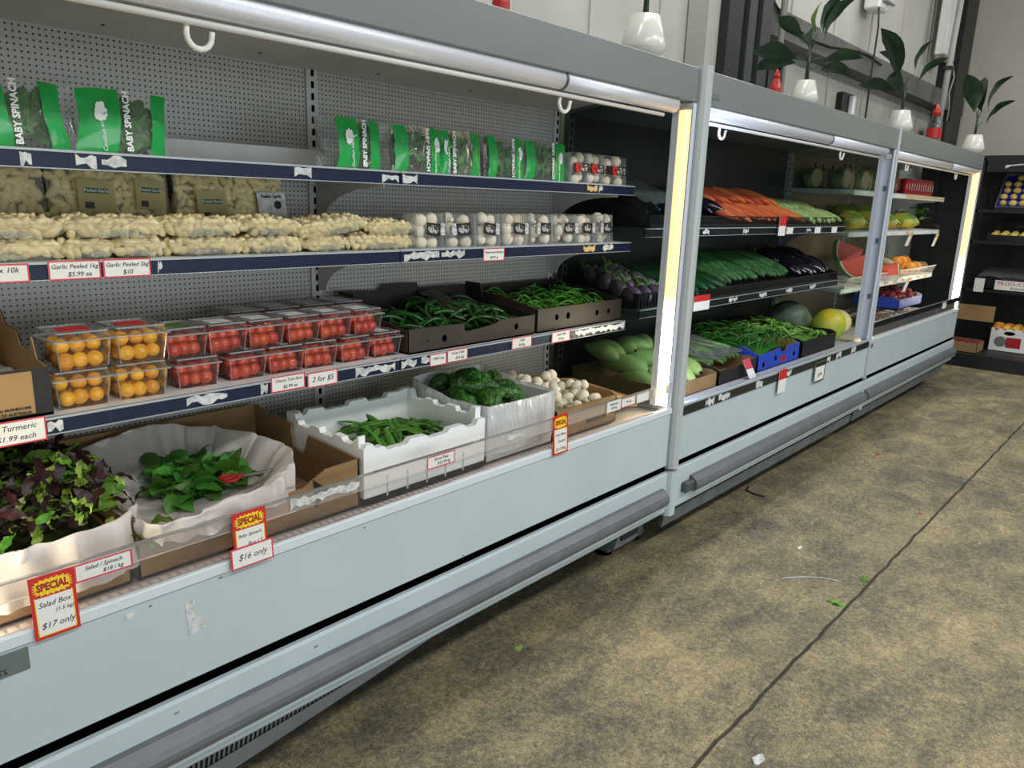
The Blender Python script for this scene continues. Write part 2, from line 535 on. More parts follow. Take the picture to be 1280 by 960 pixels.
def fix_normals(me):
    import bmesh
    bm = bmesh.new()
    bm.from_mesh(me)
    bmesh.ops.recalc_face_normals(bm, faces=bm.faces)
    bm.to_mesh(me)
    bm.free()


def put(name, me, parent=None, loc=(0, 0, 0), rot=(0, 0, 0), sc=None, label=None, cat=None, group=None, kind=None):
    o = bpy.data.objects.new(name, me)
    COL.objects.link(o)
    o.location, o.rotation_euler = loc, rot
    if sc is not None:
        o.scale = sc if isinstance(sc, (tuple, list, Vector)) else (sc, sc, sc)
    if parent is not None:
        o.parent = parent
    if label:
        o['label'] = label
    if cat:
        o['category'] = cat
    if group:
        o['group'] = group
    if kind:
        o['kind'] = kind
    return o


def ob(name, b, mats, parent=None, smooth=False, world=True, **k):
    """link builder b; world=True: coordinates are in world space, the parent's own place is taken off"""
    if parent is not None and world:
        off = Vector((0, 0, 0))
        q = parent
        while q is not None:
            off += Vector(q.location)
            q = q.parent
        b.v = [(p[0] - off.x, p[1] - off.y, p[2] - off.z) for p in b.v]
    elif parent is None and world and b.v:
        xs, ys, zs = zip(*b.v)
        c = Vector(((min(xs) + max(xs)) / 2, (min(ys) + max(ys)) / 2, min(zs)))
        b.v = [(p[0] - c.x, p[1] - c.y, p[2] - c.z) for p in b.v]
        k.setdefault('loc', c)
    me = b.mesh(name, mats, smooth)
    fix_normals(me)
    return put(name, me, parent, **k)


def thing(name, label, cat, loc=(0, 0, 0), rz=0.0, group=None, rot=None):
    return put(name, None, None, loc, rot or (0, 0, rz), None, label, cat, group)


def text_mesh(s, size, m, shear=0.0, bold=0.0, align='CENTER', space=1.0):
    cu = bpy.data.curves.new('lettering', 'FONT')
    cu.body, cu.size, cu.shear, cu.offset = s, size, shear, bold
    cu.align_x, cu.align_y = align, 'CENTER'
    cu.space_character = space
    cu.extrude = 0.0002
    cu.resolution_u = 2
    t = bpy.data.objects.new('lettering', cu)
    me = bpy.data.meshes.new_from_object(t)
    bpy.data.objects.remove(t)
    bpy.data.curves.remove(cu)
    me.materials.clear()
    me.materials.append(M[m])
    return me


def letter(s, size, m, parent, loc, rot=(PI / 2, 0, 0), **k):
    return put('lettering', text_mesh(s, size, m, **k), parent, loc, rot)


def nz(x, y=0.0, z=0.0):
    return mnoise.noise(Vector((x, y, z)))


# ------------------------------------------------------------------ the building
M['joint'] = mat('joint_dirt', '45423a', 0.9, col2='35332c', nscale=40)
fl = ob('floor', B().box(-3, 11, -3.5, 3, -0.06, -0.006), 'joint', kind='structure')


def crack(x):
    return 0.783 - 0.007 * (x - 1.70) + 0.006 * nz(x * 9) + 0.004 * nz(x * 31, 3)


def crossx(y):
    return 4.93 + 0.004 * nz(y * 12, 7)


def slab(poly):
    b = B().prism(poly, 'z', -0.02, 0.0)
    ob('slab', b, 'floor1', fl)


g = 0.0065
nx = [i / 20 for i in range(-60, 221)]
for lo, hi in ((-3.0, 4.93), (4.93, 11.0)):
    xs = [x for x in nx if lo <= x <= hi]
    ends0 = lambda y: (crossx(y) + .002) if lo > 0 else -3.0
    ends1 = lambda y: (crossx(y) - .002) if hi < 10 else 11.0
    mid = [lo + 0.003] + [x for x in xs if lo + 0.01 < x < hi - 0.01] + [hi - 0.003]
    up = [(x, crack(x) + g * (1 + 0.6 * nz(x * 20, 5))) for x in mid]
    ys = [1.0, 1.4, 1.8, 2.3, 3.0]
    slab(up + [(ends1(y), y) for y in ys] + [(ends0(y), y) for y in reversed(ys)])
    dn = [(x, crack(x) - g * (1 + 0.6 * nz(x * 17, 9))) for x in mid]
    ys = [-3.5, -1.5, -0.5, 0.0, 0.4]
    slab([(ends0(y), y) for y in reversed(ys)] + [(ends1(y), y) for y in ys] + list(reversed(dn)))

wb = ob('wall_back', B().box(-3, 10.6, 2.5, 2.6, 0, 5.2), 'wallw', kind='structure')
for i, x in enumerate((-2, -0.8, 0.4, 1.6, 2.75, 3.35, 4.0, 5.75, 6.6, 7.45, 8.3, 9.2, 10.1)):
    ob('sheet_seam', B().box(x - 0.006, x + 0.006, 2.488, 2.5, 1.9, 5.2), 'walls', wb)
wr = ob('wall_right', B().box(10.55, 10.65, -3.5, 2.5, 0, 5.2), 'walls', kind='structure')
ob('ceiling', B().box(-3, 10.6, -3.5, 2.5, 5.2, 5.3), 'ceil', kind='structure')
# steel beam along the back wall, columns
bm_ = B()
bm_.prism([(2.33, 2.59), (2.49, 2.59), (2.49, 2.62), (2.36, 2.62), (2.36, 2.74), (2.49, 2.74), (2.49, 2.76), (2.33, 2.76)], 'x', 4.9, 10.4)
ob('trim_1', bm_, 'beam', kind='structure')
ob('trim_2', B().box(4.30, 4.44, 2.36, 2.49, 0, 5.2), 'wallw', kind='structure')
t3 = ob('trim_3', B().box(4.50, 5.06, 2.40, 2.49, 0, 5.2), 'dark', kind='structure')
for x0, x1 in ((4.44, 4.62), (4.70, 4.80), (4.88, 5.02)):
    ob('column_flange', B().box(x0, x1, 2.30, 2.41, 0, 5.2), 'dark2' if x0 > 4.6 else 'dark', t3)
ob('trim_4', B().box(9.74, 10.2, 2.30, 2.49, 0, 5.2), 'dark', kind='structure')

bt = thing('light_fitting', 'white twin batten light fitting hanging above the grey beam near the corner', 'light', (9.3, 2.38, 3.1))
ob('housing', B().bbox(9.12, 9.30, 2.30, 2.40, 3.07, 4.9, 0.01), 'white2', bt)
ob('housing', B().bbox(9.34, 9.52, 2.30, 2.40, 3.05, 4.9, 0.01), 'white2', bt)
bt = thing('junction_box', 'pale electrical box above the beam with a cable below', 'electrical box', (7.2, 2.38, 3.1))
ob('housing', B().bbox(7.08, 7.32, 2.33, 2.46, 3.12, 3.7, 0.015), 'white2', bt)
ob('cover', B().bbox(7.13, 7.37, 2.29, 2.33, 3.18, 3.7, 0.008), 'wallw', bt)
pp = thing('drop_pipe', 'grey drop pipe with a black collar beside the dark steel column', 'pipe', (5.40, 2.28, 2.3))
ob('tube', B().tube([(5.17, 2.28, 4.0), (5.13, 2.28, 2.42)], 0.022, 10), 'pipe', pp, True)
ob('collar', B().tube([(5.13, 2.28, 2.44), (5.125, 2.28, 2.375)], 0.028, 10), 'gap', pp, True)
ob('nozzle', B().tube([(5.125, 2.28, 2.375), (5.12, 2.28, 2.0)], 0.012, 8), 'pipe', pp, True)
pp = thing('conduit_pipe', 'long grey conduit running down the dark corner column', 'pipe', (9.9, 2.22, 2.4))
ob('tube', B().tube([(9.20, 2.22, 4.6), (9.05, 2.22, 3.1), (8.97, 2.22, 2.2)], 0.03, 10), 'pipe', pp, True)
ob('bracket', B().box(8.98, 9.10, 2.18, 2.26, 2.90, 2.93), 'dark', pp)
ob('hanging_cable', B().tube([(6.98, 2.30, 3.1), (6.97, 2.28, 2.95), (6.93, 2.27, 2.75), (6.92, 2.27, 2.5), (6.92, 2.27, 2.0)], 0.008, 6), 'cable', smooth=True,
   label='black cable hanging down the white wall behind the second potted plant', cat='cable')
ob('column_cable', B().tube([(5.14, 2.34, 3.0), (5.12, 2.34, 2.8), (5.02, 2.33, 2.62), (5.02, 2.33, 2.48), (5.08, 2.33, 2.38)], 0.007, 6), 'cable', smooth=True,
   label='thin black cable looping down beside the dark steel column', cat='cable')
ob('beam_cable', B().tube([(5.0, 2.32, 2.80)] + [(5.2 + i * 0.3, 2.32, 2.72 - 0.05 * math.sin(i * 0.8) - 0.006 * i) for i in range(8)], 0.008, 6), 'cable', smooth=True,
   label='black cable sagging along the face of the grey beam', cat='cable')
ob('corner_cable', B().tube([(9.45, 2.30, 3.05), (9.55, 2.28, 2.9), (9.4, 2.27, 2.72), (9.5, 2.27, 2.6), (9.48, 2.27, 2.3)], 0.008, 6), 'pipe', smooth=True,
   label='pale grey cable below the twin light fitting', cat='cable')
ob('control_box', B().bbox(5.03, 5.24, 2.28, 2.42, 2.05, 2.42, 0.01), 'dark', label='dark control box at the foot of the black steel column', cat='control box')
so = thing('wall_socket', 'black wall socket with a white plug low on the white wall', 'socket', (7.0, 2.46, 2.2))
ob('plate', B().bbox(6.84, 7.10, 2.44, 2.498, 2.08, 2.45, 0.006), 'dark', so)
ob('plug', B().bbox(6.97, 7.03, 2.40, 2.44, 2.14, 2.43, 0.006), 'white2', so)
ob('speaker_box', B().bbox(9.32, 9.55, 2.22, 2.4, 2.0, 2.44, 0.01), 'dark', label='small black box on the wall behind the clear red bottle', cat='box')


def sauce(x, y, z, h, label, clear=False):
    t = thing('sauce_bottle', label, 'bottle', (x, y, z))
    r = h * 0.17
    b = B().lathe([(r, 0), (r * 1.02, h * .1), (r, h * .55), (r * .55, h * .68), (r * .55, h * .74)], 14)
    ob('body', b, 'clam' if clear else 'sauce', t, True, False)
    ob('cap', B().lathe([(r * .6, h * .72), (r * .6, h * .84), (r * .3, h * .9), (r * .16, h)], 12), 'sauce', t, True, False)
    ob('band', B().lathe([(r * 1.04, h * .18), (r * 1.04, h * .42)], 14, cap=False), 'sauce', t, True, False)


sauce(3.74, 1.66, 1.99, 0.15, 'red squeeze bottle on the case top left of the second potted plant')
sauce(6.62, 1.66, 1.99, 0.30, 'clear red-topped bottle on the case top near the far corner', True)
sauce(1.79, 1.66, 1.99, 0.15, 'red squeeze bottle on top of the nearest case, cut by the frame')


# ------------------------------------------------------------------ refrigerated cases
def jag(x0, x1, z0, z1, seed):
    r = random.Random(seed)
    n = max(4, int((x1 - x0) / 0.012))
    top = [(x0 + (x1 - x0) * i / n, z1 - r.random() * (z1 - z0) * 0.35) for i in range(n + 1)]
    bot = [(x0 + (x1 - x0) * i / n, z0 + r.random() * (z1 - z0) * 0.45) for i in range(n + 1)]
    return top + bot[::-1]


def bracket(b, x, z, h=0.13, d=0.34):
    # gusset with a hollowed lower edge, in the y-z plane
    poly = [(2.15, z), (2.15 - d, z), (2.15 - d, z - 0.02)]
    for i in range(9):
        a = i / 8 * PI / 2
        poly.append((2.15 - d * 0.93 + d * 0.80 * math.sin(a), z - 0.02 - (h - 0.02) * (1 - math.cos(a))))
    poly.append((2.15, z - h))
    b.prism(poly, 'x', x - 0.002, x + 0.002)


def make_case(x0, x1, label, peg, bays, shelves, strip, shelfmat, guard, lamp, seed):
    c = thing('refrigerated_case', label, 'display case', ((x0 + x1) / 2, 1.85, 0))
    # front
    ob('front_panel', B().bbox(x0, x1, 1.5, 1.53, 0.436, 0.664, 0.003), 'white', c)
    ob('recess', B().box(x0, x1, 1.507, 1.54, 0.40, 0.437), 'gap', c)
    ob('kick_panel', B().prism([(1.506, 0.225), (1.497, 0.225), (1.49, 0.235), (1.49, 0.402), (1.495, 0.410), (1.506, 0.411)], 'x', x0, x1), 'white', c)
    ob('bumper', B().prism([(1.49, 0.350), (1.474, 0.348), (1.455, 0.330), (1.448, 0.316), (1.447, 0.304), (1.455, 0.287), (1.49, 0.286)], 'x', x0 + (0.13 if seed == 2 else 0), x1 - 0.04), 'bumper', c)
    ob('bumper_lip', B().box(x0 + (0.13 if seed == 2 else 0), x1 - 0.04, 1.455, 1.495, 0.278, 0.2855), 'clearedge', c)
    if seed == 2:
        ob('bumper_end', B().bbox(x0 + 0.06, x0 + 0.135, 1.462, 1.49, 0.288, 0.335, 0.006), 'bumpdk', c)
    ob('trim_edge', B().bbox(x0, x1, 1.494, 1.514, 0.664, 0.690, 0.003), 'trim' if seed != 2 else 'clearedge', c)
    # tank, deck, back, top
    ob('tank', B().box(x0, x1, 1.54, 2.25, 0.25, 0.62), 'skirt', c)
    ob('deck', B().box(x0, x1, 1.53, 2.16, 0.62, 0.655), 'deckgrey', c)
    gr = B()
    n = int((x1 - x0) / 0.021)
    for i in range(n):
        gr.box(x0 + i * 0.021 + 0.004, x0 + i * 0.021 + 0.017, 1.522, 1.592, 0.6548, 0.6572)
    ob('air_grille', gr, 'pinkrib' if seed != 2 else 'alu', c, kind='stuff')
    ob('back_sheet', B().box(x0, x1, 2.175, 2.25, 0.3, 1.99), 'soffit', c)
    for a, b_ in bays:
        ob('back_panel', B().box(a + 0.022, b_ - 0.022, 2.158, 2.178, 0.655, 1.866), peg, c)
    ups = sorted({q for ab in bays for q in ab})
    for u in ups:
        p = ob('upright', B().box(u - 0.021, u + 0.021, 2.150, 2.178, 0.655, 1.866), 'steel' if seed != 2 else 'shelfdk', c)
        sl = B()
        for k in range(34):
            z = 0.69 + k * 0.035
            sl.box(u - 0.005, u + 0.005, 2.1485, 2.152, z, z + 0.02)
        ob('slot', sl, 'gap', p, kind='stuff')
    ob('soffit', B().prism([(1.51, 1.872), (1.60, 1.918), (1.80, 1.912), (2.158, 1.862), (2.2, 1.90), (2.2, 1.93), (1.51, 1.93)], 'x', x0, x1), 'soffit' if seed != 2 else 'shelfdk', c)
    for i in range(int((x1 - x0) / 0.42)):
        for yy in (1.92, 2.08):
            pass
        ob('rivet', B().lathe([(0.006, 0), (0.004, -0.004)], 8, (x0 + 0.2 + i * 0.42, 2.08, 1.8742)), 'bumpdk', c)
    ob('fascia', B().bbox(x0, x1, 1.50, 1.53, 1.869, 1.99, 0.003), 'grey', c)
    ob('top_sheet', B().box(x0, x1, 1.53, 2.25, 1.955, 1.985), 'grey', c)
    # night blind with its pull bar and hooks
    xe = x1 - 0.115
    xm = 1.93 if seed == 1 else (x0 + (x1 - x0) * (0.57 if seed == 2 else 0.60))
    bl = ob('blind_roll', B().tube([(x0 + 0.02, 1.535, 1.851), (xm - 0.006, 1.535, 1.851)], 0.029, 20).tube([(xm + 0.006, 1.535, 1.851), (xe, 1.535, 1.851)], 0.029, 20), 'alu', c, True)
    ob('joint_ring', B().tube([(xm - 0.006, 1.535, 1.851), (xm + 0.006, 1.535, 1.851)], 0.030, 20), 'bumpdk', bl, True)
    ob('pull_bar', B().tube([(x0 + 0.02, 1.538, 1.811), (xe - 0.06, 1.538, 1.811)], 0.007, 8), 'rod', c, True)
    hooks = {1: (0.80, 1.97), 2: (3.02, 4.42), 3: (5.65, 7.0)}[seed]
    for h in hooks:
        pts = [(h - 0.026, 1.545, 1.808)] + [(h - 0.026 * math.cos(i / 8 * PI), 1.548, 1.79 - 0.026 * math.sin(i / 8 * PI)) for i in range(9)] + [(h + 0.026, 1.545, 1.80)]
        ob('pull_hook', B().tube(pts, 0.006, 8), 'hook', c, True)
    # lamp channel at the right-hand end
    ch = B().prism([(1.502, x1 - 0.028), (1.585, x1 - 0.028), (1.585, x1), (1.502, x1)], 'z', 0, 1)
    ch = B().box(x1 - 0.004, x1, 1.502, 1.588, 0.69, 1.866).box(x1 - 0.026, x1 - 0.004, 1.502, 1.508, 0.69, 1.866).box(x1 - 0.026, x1 - 0.004, 1.560, 1.588, 0.69, 1.866)
    cho = ob('lamp_channel', ch, 'chanblue', c)
    if lamp:
        ob('lamp_end', B().box(x1 - 0.026, x1 - 0.004, 1.508, 1.56, 1.842, 1.866), 'white2', cho)
        prof = [(1.508, x1 - 0.012)] + [(1.534 - 0.026 * math.cos(i / 8 * PI), x1 - 0.012 - 0.016 * math.sin(i / 8 * PI)) for i in range(9)] + [(1.56, x1 - 0.012)]
        d = B()
        vs, n = [], len(prof)
        for k in range(25):
            z = 0.694 + (1.842 - 0.694) * k / 24
            vs += [(q[1], q[0], z) for q in prof]
        d.add(vs, [(k * n + i, k * n + i + 1, (k + 1) * n + i + 1, (k + 1) * n + i) for k in range(24) for i in range(n - 1)])
        ob('lamp_tube', d, lamp, c, True)
    else:
        for z in (0.95, 1.3, 1.62):
            ob('lamp_clip', B().box(x1 - 0.012, x1 - 0.004, 1.526, 1.542, z, z + 0.03), 'bumper', cho)
        ob('lamp_holder', B().bbox(x1 - 0.022, x1 - 0.004, 1.515, 1.552, 1.81, 1.84, 0.003), 'white2', cho)
    if True:
        # the same lamp at the left-hand end, facing along the case
        pr2 = [(1.508, x0 + 0.012)] + [(1.534 - 0.026 * math.cos(i / 8 * PI), x0 + 0.012 + 0.016 * math.sin(i / 8 * PI)) for i in range(9)] + [(1.56, x0 + 0.012)]
        d2, vs, n = B(), [], len(pr2)
        for k in range(25):
            vs += [(q[1], q[0], 0.694 + 1.148 * k / 24) for q in pr2]
        d2.add(vs, [(k * n + i, k * n + i + 1, (k + 1) * n + i + 1, (k + 1) * n + i) for k in range(24) for i in range(n - 1)])
        ch2 = ob('lamp_channel', B().box(x0, x0 + 0.004, 1.502, 1.588, 0.69, 1.866).box(x0 + 0.004, x0 + 0.026, 1.560, 1.588, 0.69, 1.866), 'chanblue', c)
        ob('lamp_tube', d2, lamp or 'lampB', c, True)
    if seed == 1:
        ob('end_panel', B().box(x0 - 0.02, x0, 1.5, 2.25, 0.25, 1.99), 'soffit', c)
    # end glass
    ob('end_glass', B().box(x1 - 0.003, x1 + 0.003, 1.59, 2.15, 0.64, 1.88), 'glass', c)
    # shelves
    for k, (z, a, b_, dep, extras) in enumerate(shelves):
        yf = 1.75
        s_ = ob('shelf', B().box(a, b_, yf, 2.148, z - 0.025, z), shelfmat, c)
        sm = strip
        ob('label_strip', B().box(a, b_, yf - 0.010, yf - 0.0005, z - 0.034, z - 0.004), sm, s_)
        ob('strip_edge', B().box(a, b_, yf - 0.013, yf - 0.0005, z - 0.0035, z + 0.0012).box(a, b_, yf - 0.013, yf - 0.0005, z - 0.0365, z - 0.0345), 'clearedge', s_)
        bb = B()
        bracket(bb, b_ - 0.012 if b_ > x1 - 0.1 else b_ + 0.001, z - 0.026)
        ob('bracket', bb, 'steel' if seed != 2 else 'shelfdk', s_)
        for j, (u0, u1, mt) in enumerate(extras):
            if a <= (u0 + u1) / 2 < b_:
                ob('torn_label', B().prism(jag(u0, u1, z - 0.034, z - 0.003, j + k * 7 + seed), 'y', yf - 0.0112, yf - 0.0102), mt, s_)
    # guard
    if guard:
        xq = 1.475 if seed == 1 else (x0 + x1) / 2 + 0.55
        for a, b_ in ((x0, xq - 0.0015), (xq + 0.0015, x1 - 0.008)):
            gl = ob('guard', B().box(a, b_, 1.507, 1.511, 0.69, 0.792), 'acryl', c)
            ob('holder_strip', B().box(a, b_, 1.5005, 1.5060, 0.755, 0.792), 'acryl2' if seed == 1 else 'blackstrip', gl)
            ob('guard_edge', B().box(a, b_, 1.4995, 1.5115, 0.7915, 0.7935), 'rim', gl)
    else:
        ls = ob('lip_strip', B().box(x0 + 0.01, x1 - 0.02, 1.490, 1.4985, 0.640, 0.678), strip, c)
        for j, (u0, u1) in enumerate(((2.99, 3.07), (3.11, 3.22), (3.50, 3.575), (3.83, 3.93), (4.60, 4.68), (4.86, 4.94), (4.45, 4.5))):
            ob('torn_label', B().prism(jag(u0, u1, 0.638, 0.68, 40 + j), 'y', 1.4885, 1.4898), 'torn', ls)
        rib = B()
        for k in range(5):
            rib.box(x0 + 0.01, x1 - 0.02, 1.54 + k * 0.012, 1.546 + k * 0.012, 0.6615, 0.6665)
        ob('ribbed_ledge', rib, 'alu', c)
    return c


M['lampA'] = lamp_mat('lamp_diffuser', 0.0, 1.148, 23.0)
M['lampB'] = emit('cool_lamp_diffuser', 'd4e2ff', 22.0)
tn, tp = 'torn', 'tape'
bays1 = ((0.235, 1.47), (1.47, 2.697))
r1 = [(0.62, 0.66, tn), (0.67, 0.72, tn), (0.52, 0.54, tn), (1.13, 1.18, tn), (1.41, 1.47, tn), (1.485, 1.54, tn), (2.376, 2.44, tp), (2.45, 2.475, tn)]
r2 = [(0.77, 0.78, tn), (1.49, 1.63, tn), (1.64, 1.74, tn), (2.372, 2.447, tp), (2.50, 2.57, tn)]
r3 = [(0.515, 0.545, tn), (0.815, 0.918, tn), (1.01, 1.03, tn), (1.31, 1.455, tn), (1.48, 1.54, tn), (1.56, 1.6, tn), (2.32, 2.35, 'bumpdk'), (2.35, 2.69, 'paper')]
sh1 = []
for zz, rr in ((1.562, r1), (1.341, r2), (1.018, r3)):
    for a, b_ in ((0.222, 1.473), (1.477, 2.694)):
        sh1.append((zz, a, b_, 0.4, rr))
case1 = make_case(0.212, 2.712, 'long white open display case nearest the camera with a pegboard back', 'peg', bays1, sh1, 'navy', 'shelf', True, 'lampA', 1)
sh2 = [(1.395, 2.80, 5.20, 0.4, [(3.3 + i * 0.42, 3.36 + i * 0.42, tn) for i in range(4)]), (1.052, 2.80, 5.20, 0.4, [(3.28 + i * 0.36, 3.37 + i * 0.36, tn) for i in range(5)])]
case2 = make_case(2.775, 5.215, 'middle white display case with a dark back and unlit end channel', 'pegdk', ((2.797, 4.0), (4.0, 5.19)), sh2, 'blackstrip', 'shelfdk', False, None, 2)
sh3 = [(1.630, 5.28, 7.60, 0.4, [(6.2, 6.3, 'paper'), (6.45, 7.58, tp)]), (1.360, 5.28, 7.60, 0.4, [(5.9, 5.97, tn), (6.6, 6.68, tp)]), (0.985, 5.28, 7.60, 0.4, [(6.0 + i * .22, 6.1 + i * .22, tp) for i in range(7)])]
case3 = make_case(5.235, 7.66, 'far white display case with warm lamp light at its end', 'pegwm', ((5.257, 6.45), (6.45, 7.64)), sh3, 'shelf', 'shelf', True, 'lampA', 3)
# posts between the cases are parts of the case behind them
for c, xa, xb in ((case2, 2.715, 2.778), (case3, 5.217, 5.236)):
    pr = []
    for i in range(9):
        a = i / 8 * PI / 2
    wd = xb - xa
    pr = [(xa, 1.53), (xa, 1.49), (xa + wd * .12, 1.476), (xa + wd * .35, 1.469), (xa + wd * .65, 1.469), (xa + wd * .88, 1.476), (xb, 1.49), (xb, 1.53)]
    if xa > 5:
        pr = [(q[0], q[1] + 0.018) for q in pr]
    ob('end_post', B().prism(pr, 'z', 0.425, 2.0), 'post', c)
    ob('post_foot', B().prism(pr, 'z', 0.215, 0.412), 'white', c)
    ob('post_core', B().box(xa + 0.002, xb - 0.002, 1.50, 2.25, 0.3, 0.65), 'skirt', c)
for c, xa, za, wd, h in ((case2, 2.80, 1.893, 0.075, 0.022), (case3, 5.262, 1.893, 0.06, 0.02), (case3, 5.262, 0.625, 0.055, 0.026), (case1, 0.16, 0.612, 0.21, 0.046)):
    bd = ob('maker_plate', B().bbox(xa, xa + wd, 1.4965, 1.4995, za, za + h, 0.001), 'badge', c)
    if c is case1:
        put('lettering', text_mesh('SPECIALISTS', 0.016, 'ink'), bd, (xa + 0.13 - c.location.x, 1.4960 - c.location.y, za + 0.011), (PI / 2, 0, 0))
# sticker residue on the panel
for poly in ([(0.668, 0.626), (0.69, 0.63), (0.688, 0.60), (0.705, 0.575), (0.715, 0.572), (0.712, 0.552), (0.672, 0.546)],
             [(0.540, 0.640), (0.548, 0.652), (0.575, 0.648), (0.56, 0.64), (0.552, 0.634)]):
    ob('sticker_residue', B().prism(poly, 'y', 1.4988, 1.4998), 'torn', case1)
for i in range(8):
    x = 0.5 + rnd.random() * 2.0
    z = rnd.choice((0.45, 0.65, 0.33, 0.50, 0.38)) + rnd.uniform(-0.01, 0.01)
    yy = 1.4993 if z > 0.43 else 1.4893
    ob('paint_chip', B().prism(jag(x, x + 0.005 + rnd.random() * 0.006, z, z + 0.005, i), 'y', yy - 0.0006, yy + 0.0006), 'bumper', case1)
# base under the cases: skirts, feet
sk = thing('loose_skirt_grille', 'grey slotted skirt hanging loose under the nearest case', 'grille', (0.8, 1.55, 0.1))
zt, dz = 0.274, -0.115


def skb(x):
    return zt - 0.016 + dz * max(0.0, (1.62 - x) / 1.6) ** 0.8 * 1.5


b = B()
xs = [0.1 + i * 0.0577 for i in range(27)]
b.add([(x, 1.487, zt) for x in xs] + [(x, 1.500, zt) for x in xs] + [(x, 1.512, skb(x)) for x in xs] + [(x, 1.50, skb(x) - 0.004) for x in xs],
      [(i, i + 1, 28 + i, 27 + i) for i in range(26)] + [(27 + i, 28 + i, 55 + i, 54 + i) for i in range(26)] + [(54 + i, 55 + i, 82 + i, 81 + i) for i in range(26)])
ob('grille_backing', b, 'kick', sk)
b, b2 = B(), B()
for i in range(112):
    x = 0.12 + i * 0.0125
    if x > 1.5:
        break
    zb = skb(x)
    b.add([(x, 1.4855, zt), (x + 0.0055, 1.4855, zt), (x + 0.0055, 1.505, zb + (zt - zb) * 0.35), (x, 1.505, zb + (zt - zb) * 0.35), (x, 1.4885, zt), (x + 0.007, 1.4885, zt), (x + 0.007, 1.508, zb + (zt - zb) * 0.35), (x, 1.508, zb + (zt - zb) * 0.35)],
          [(0, 1, 2, 3), (4, 5, 6, 7), (0, 3, 7, 4), (1, 2, 6, 5)])
ob('grille_bar', b, 'skirt', sk, kind='stuff')
b2.add([(x, 1.500, skb(x) + (zt - skb(x)) * 0.38) for x in xs] + [(x, 1.500, skb(x)) for x in xs] + [(x, 1.512, skb(x) - 0.004) for x in xs],
       [(i, i + 1, 28 + i, 27 + i) for i in range(26)] + [(27 + i, 28 + i, 55 + i, 54 + i) for i in range(26)])
ob('grille_lip', b2, 'bumper', sk)
for c, xa, xb, y in ((case2, 2.80, 5.2, 1.53), (case3, 5.25, 7.6, 1.53)):
    s_ = ob('lower_skirt', B().prism([(y, 0.235), (y + 0.01, 0.235), (y + 0.035, 0.125), (y + 0.018, 0.118)], 'x', xa, xb), 'skirt', c)
    ob('skirt_slots', B().box(xa, xb, y - 0.001, y + 0.03, 0.19, 0.222), 'kick', s_)
for c, xx in ((case1, 2.62), (case1, 0.3), (case2, 2.84), (case2, 4.1), (case2, 4.95), (case3, 5.6), (case3, 6.9), (case3, 7.5)):
    lg = ob('case_leg', B().box(xx - 0.03, xx + 0.03, 1.68, 1.76, 0.02, 0.26), 'skirt', c)
    ob('levelling_foot', B().lathe([(0.035, 0), (0.035, 0.012), (0.012, 0.02), (0.012, 0.05)], 12, (xx, 1.72, 0)), 'gap', lg)
hb = ob('hose_bracket', B().prism([(1.50, 0.26), (1.60, 0.25), (1.60, 0.13), (1.53, 0.15)], 'x', 2.40, 2.56), 'skirt', case1)
ob('bracket_slots', B().box(2.42, 2.54, 1.508, 1.514, 0.19, 0.235), 'kick', hb)
# white riser lying at the back of the top shelf
ob('shelf_riser', B().prism([(1.94, 1.563), (1.945, 1.563), (1.985, 1.612), (1.975, 1.616)], 'x', 0.86, 1.36), 'shelf', label='white folded riser board standing behind the gap between the leafy bags', cat='shelf riser')


# ------------------------------------------------------------------ price tickets
def ticket(x0, x1, zt, zb, y, lines, label, border='pinkred', bw=0.003, tilt=0.0, group=None, style=None, name='price_ticket', kind2=None):
    w_, h = x1 - x0, zt - zb
    t = thing(name, label, 'price ticket', ((x0 + x1) / 2, y, zb), 0, group, rot=(tilt, 0, 0))
    ob('card', B().box(-w_ / 2, w_ / 2, 0, 0.0012, 0, h), 'paper', t, world=False)
    e = B()
    for q in ((-w_ / 2, w_ / 2, 0, bw), (-w_ / 2, w_ / 2, h - bw, h), (-w_ / 2, -w_ / 2 + bw, bw, h - bw), (w_ / 2 - bw, w_ / 2, bw, h - bw)):
        e.box(q[0], q[1], -0.0006, 0, q[2], q[3])
    ob('border', e, border, t, world=False)
    for s_, fx, fz, sz in lines:
        letter(s_, sz, 'ink', t, (w_ * fx, -0.0005, h * fz), shear=0.25)
    return t


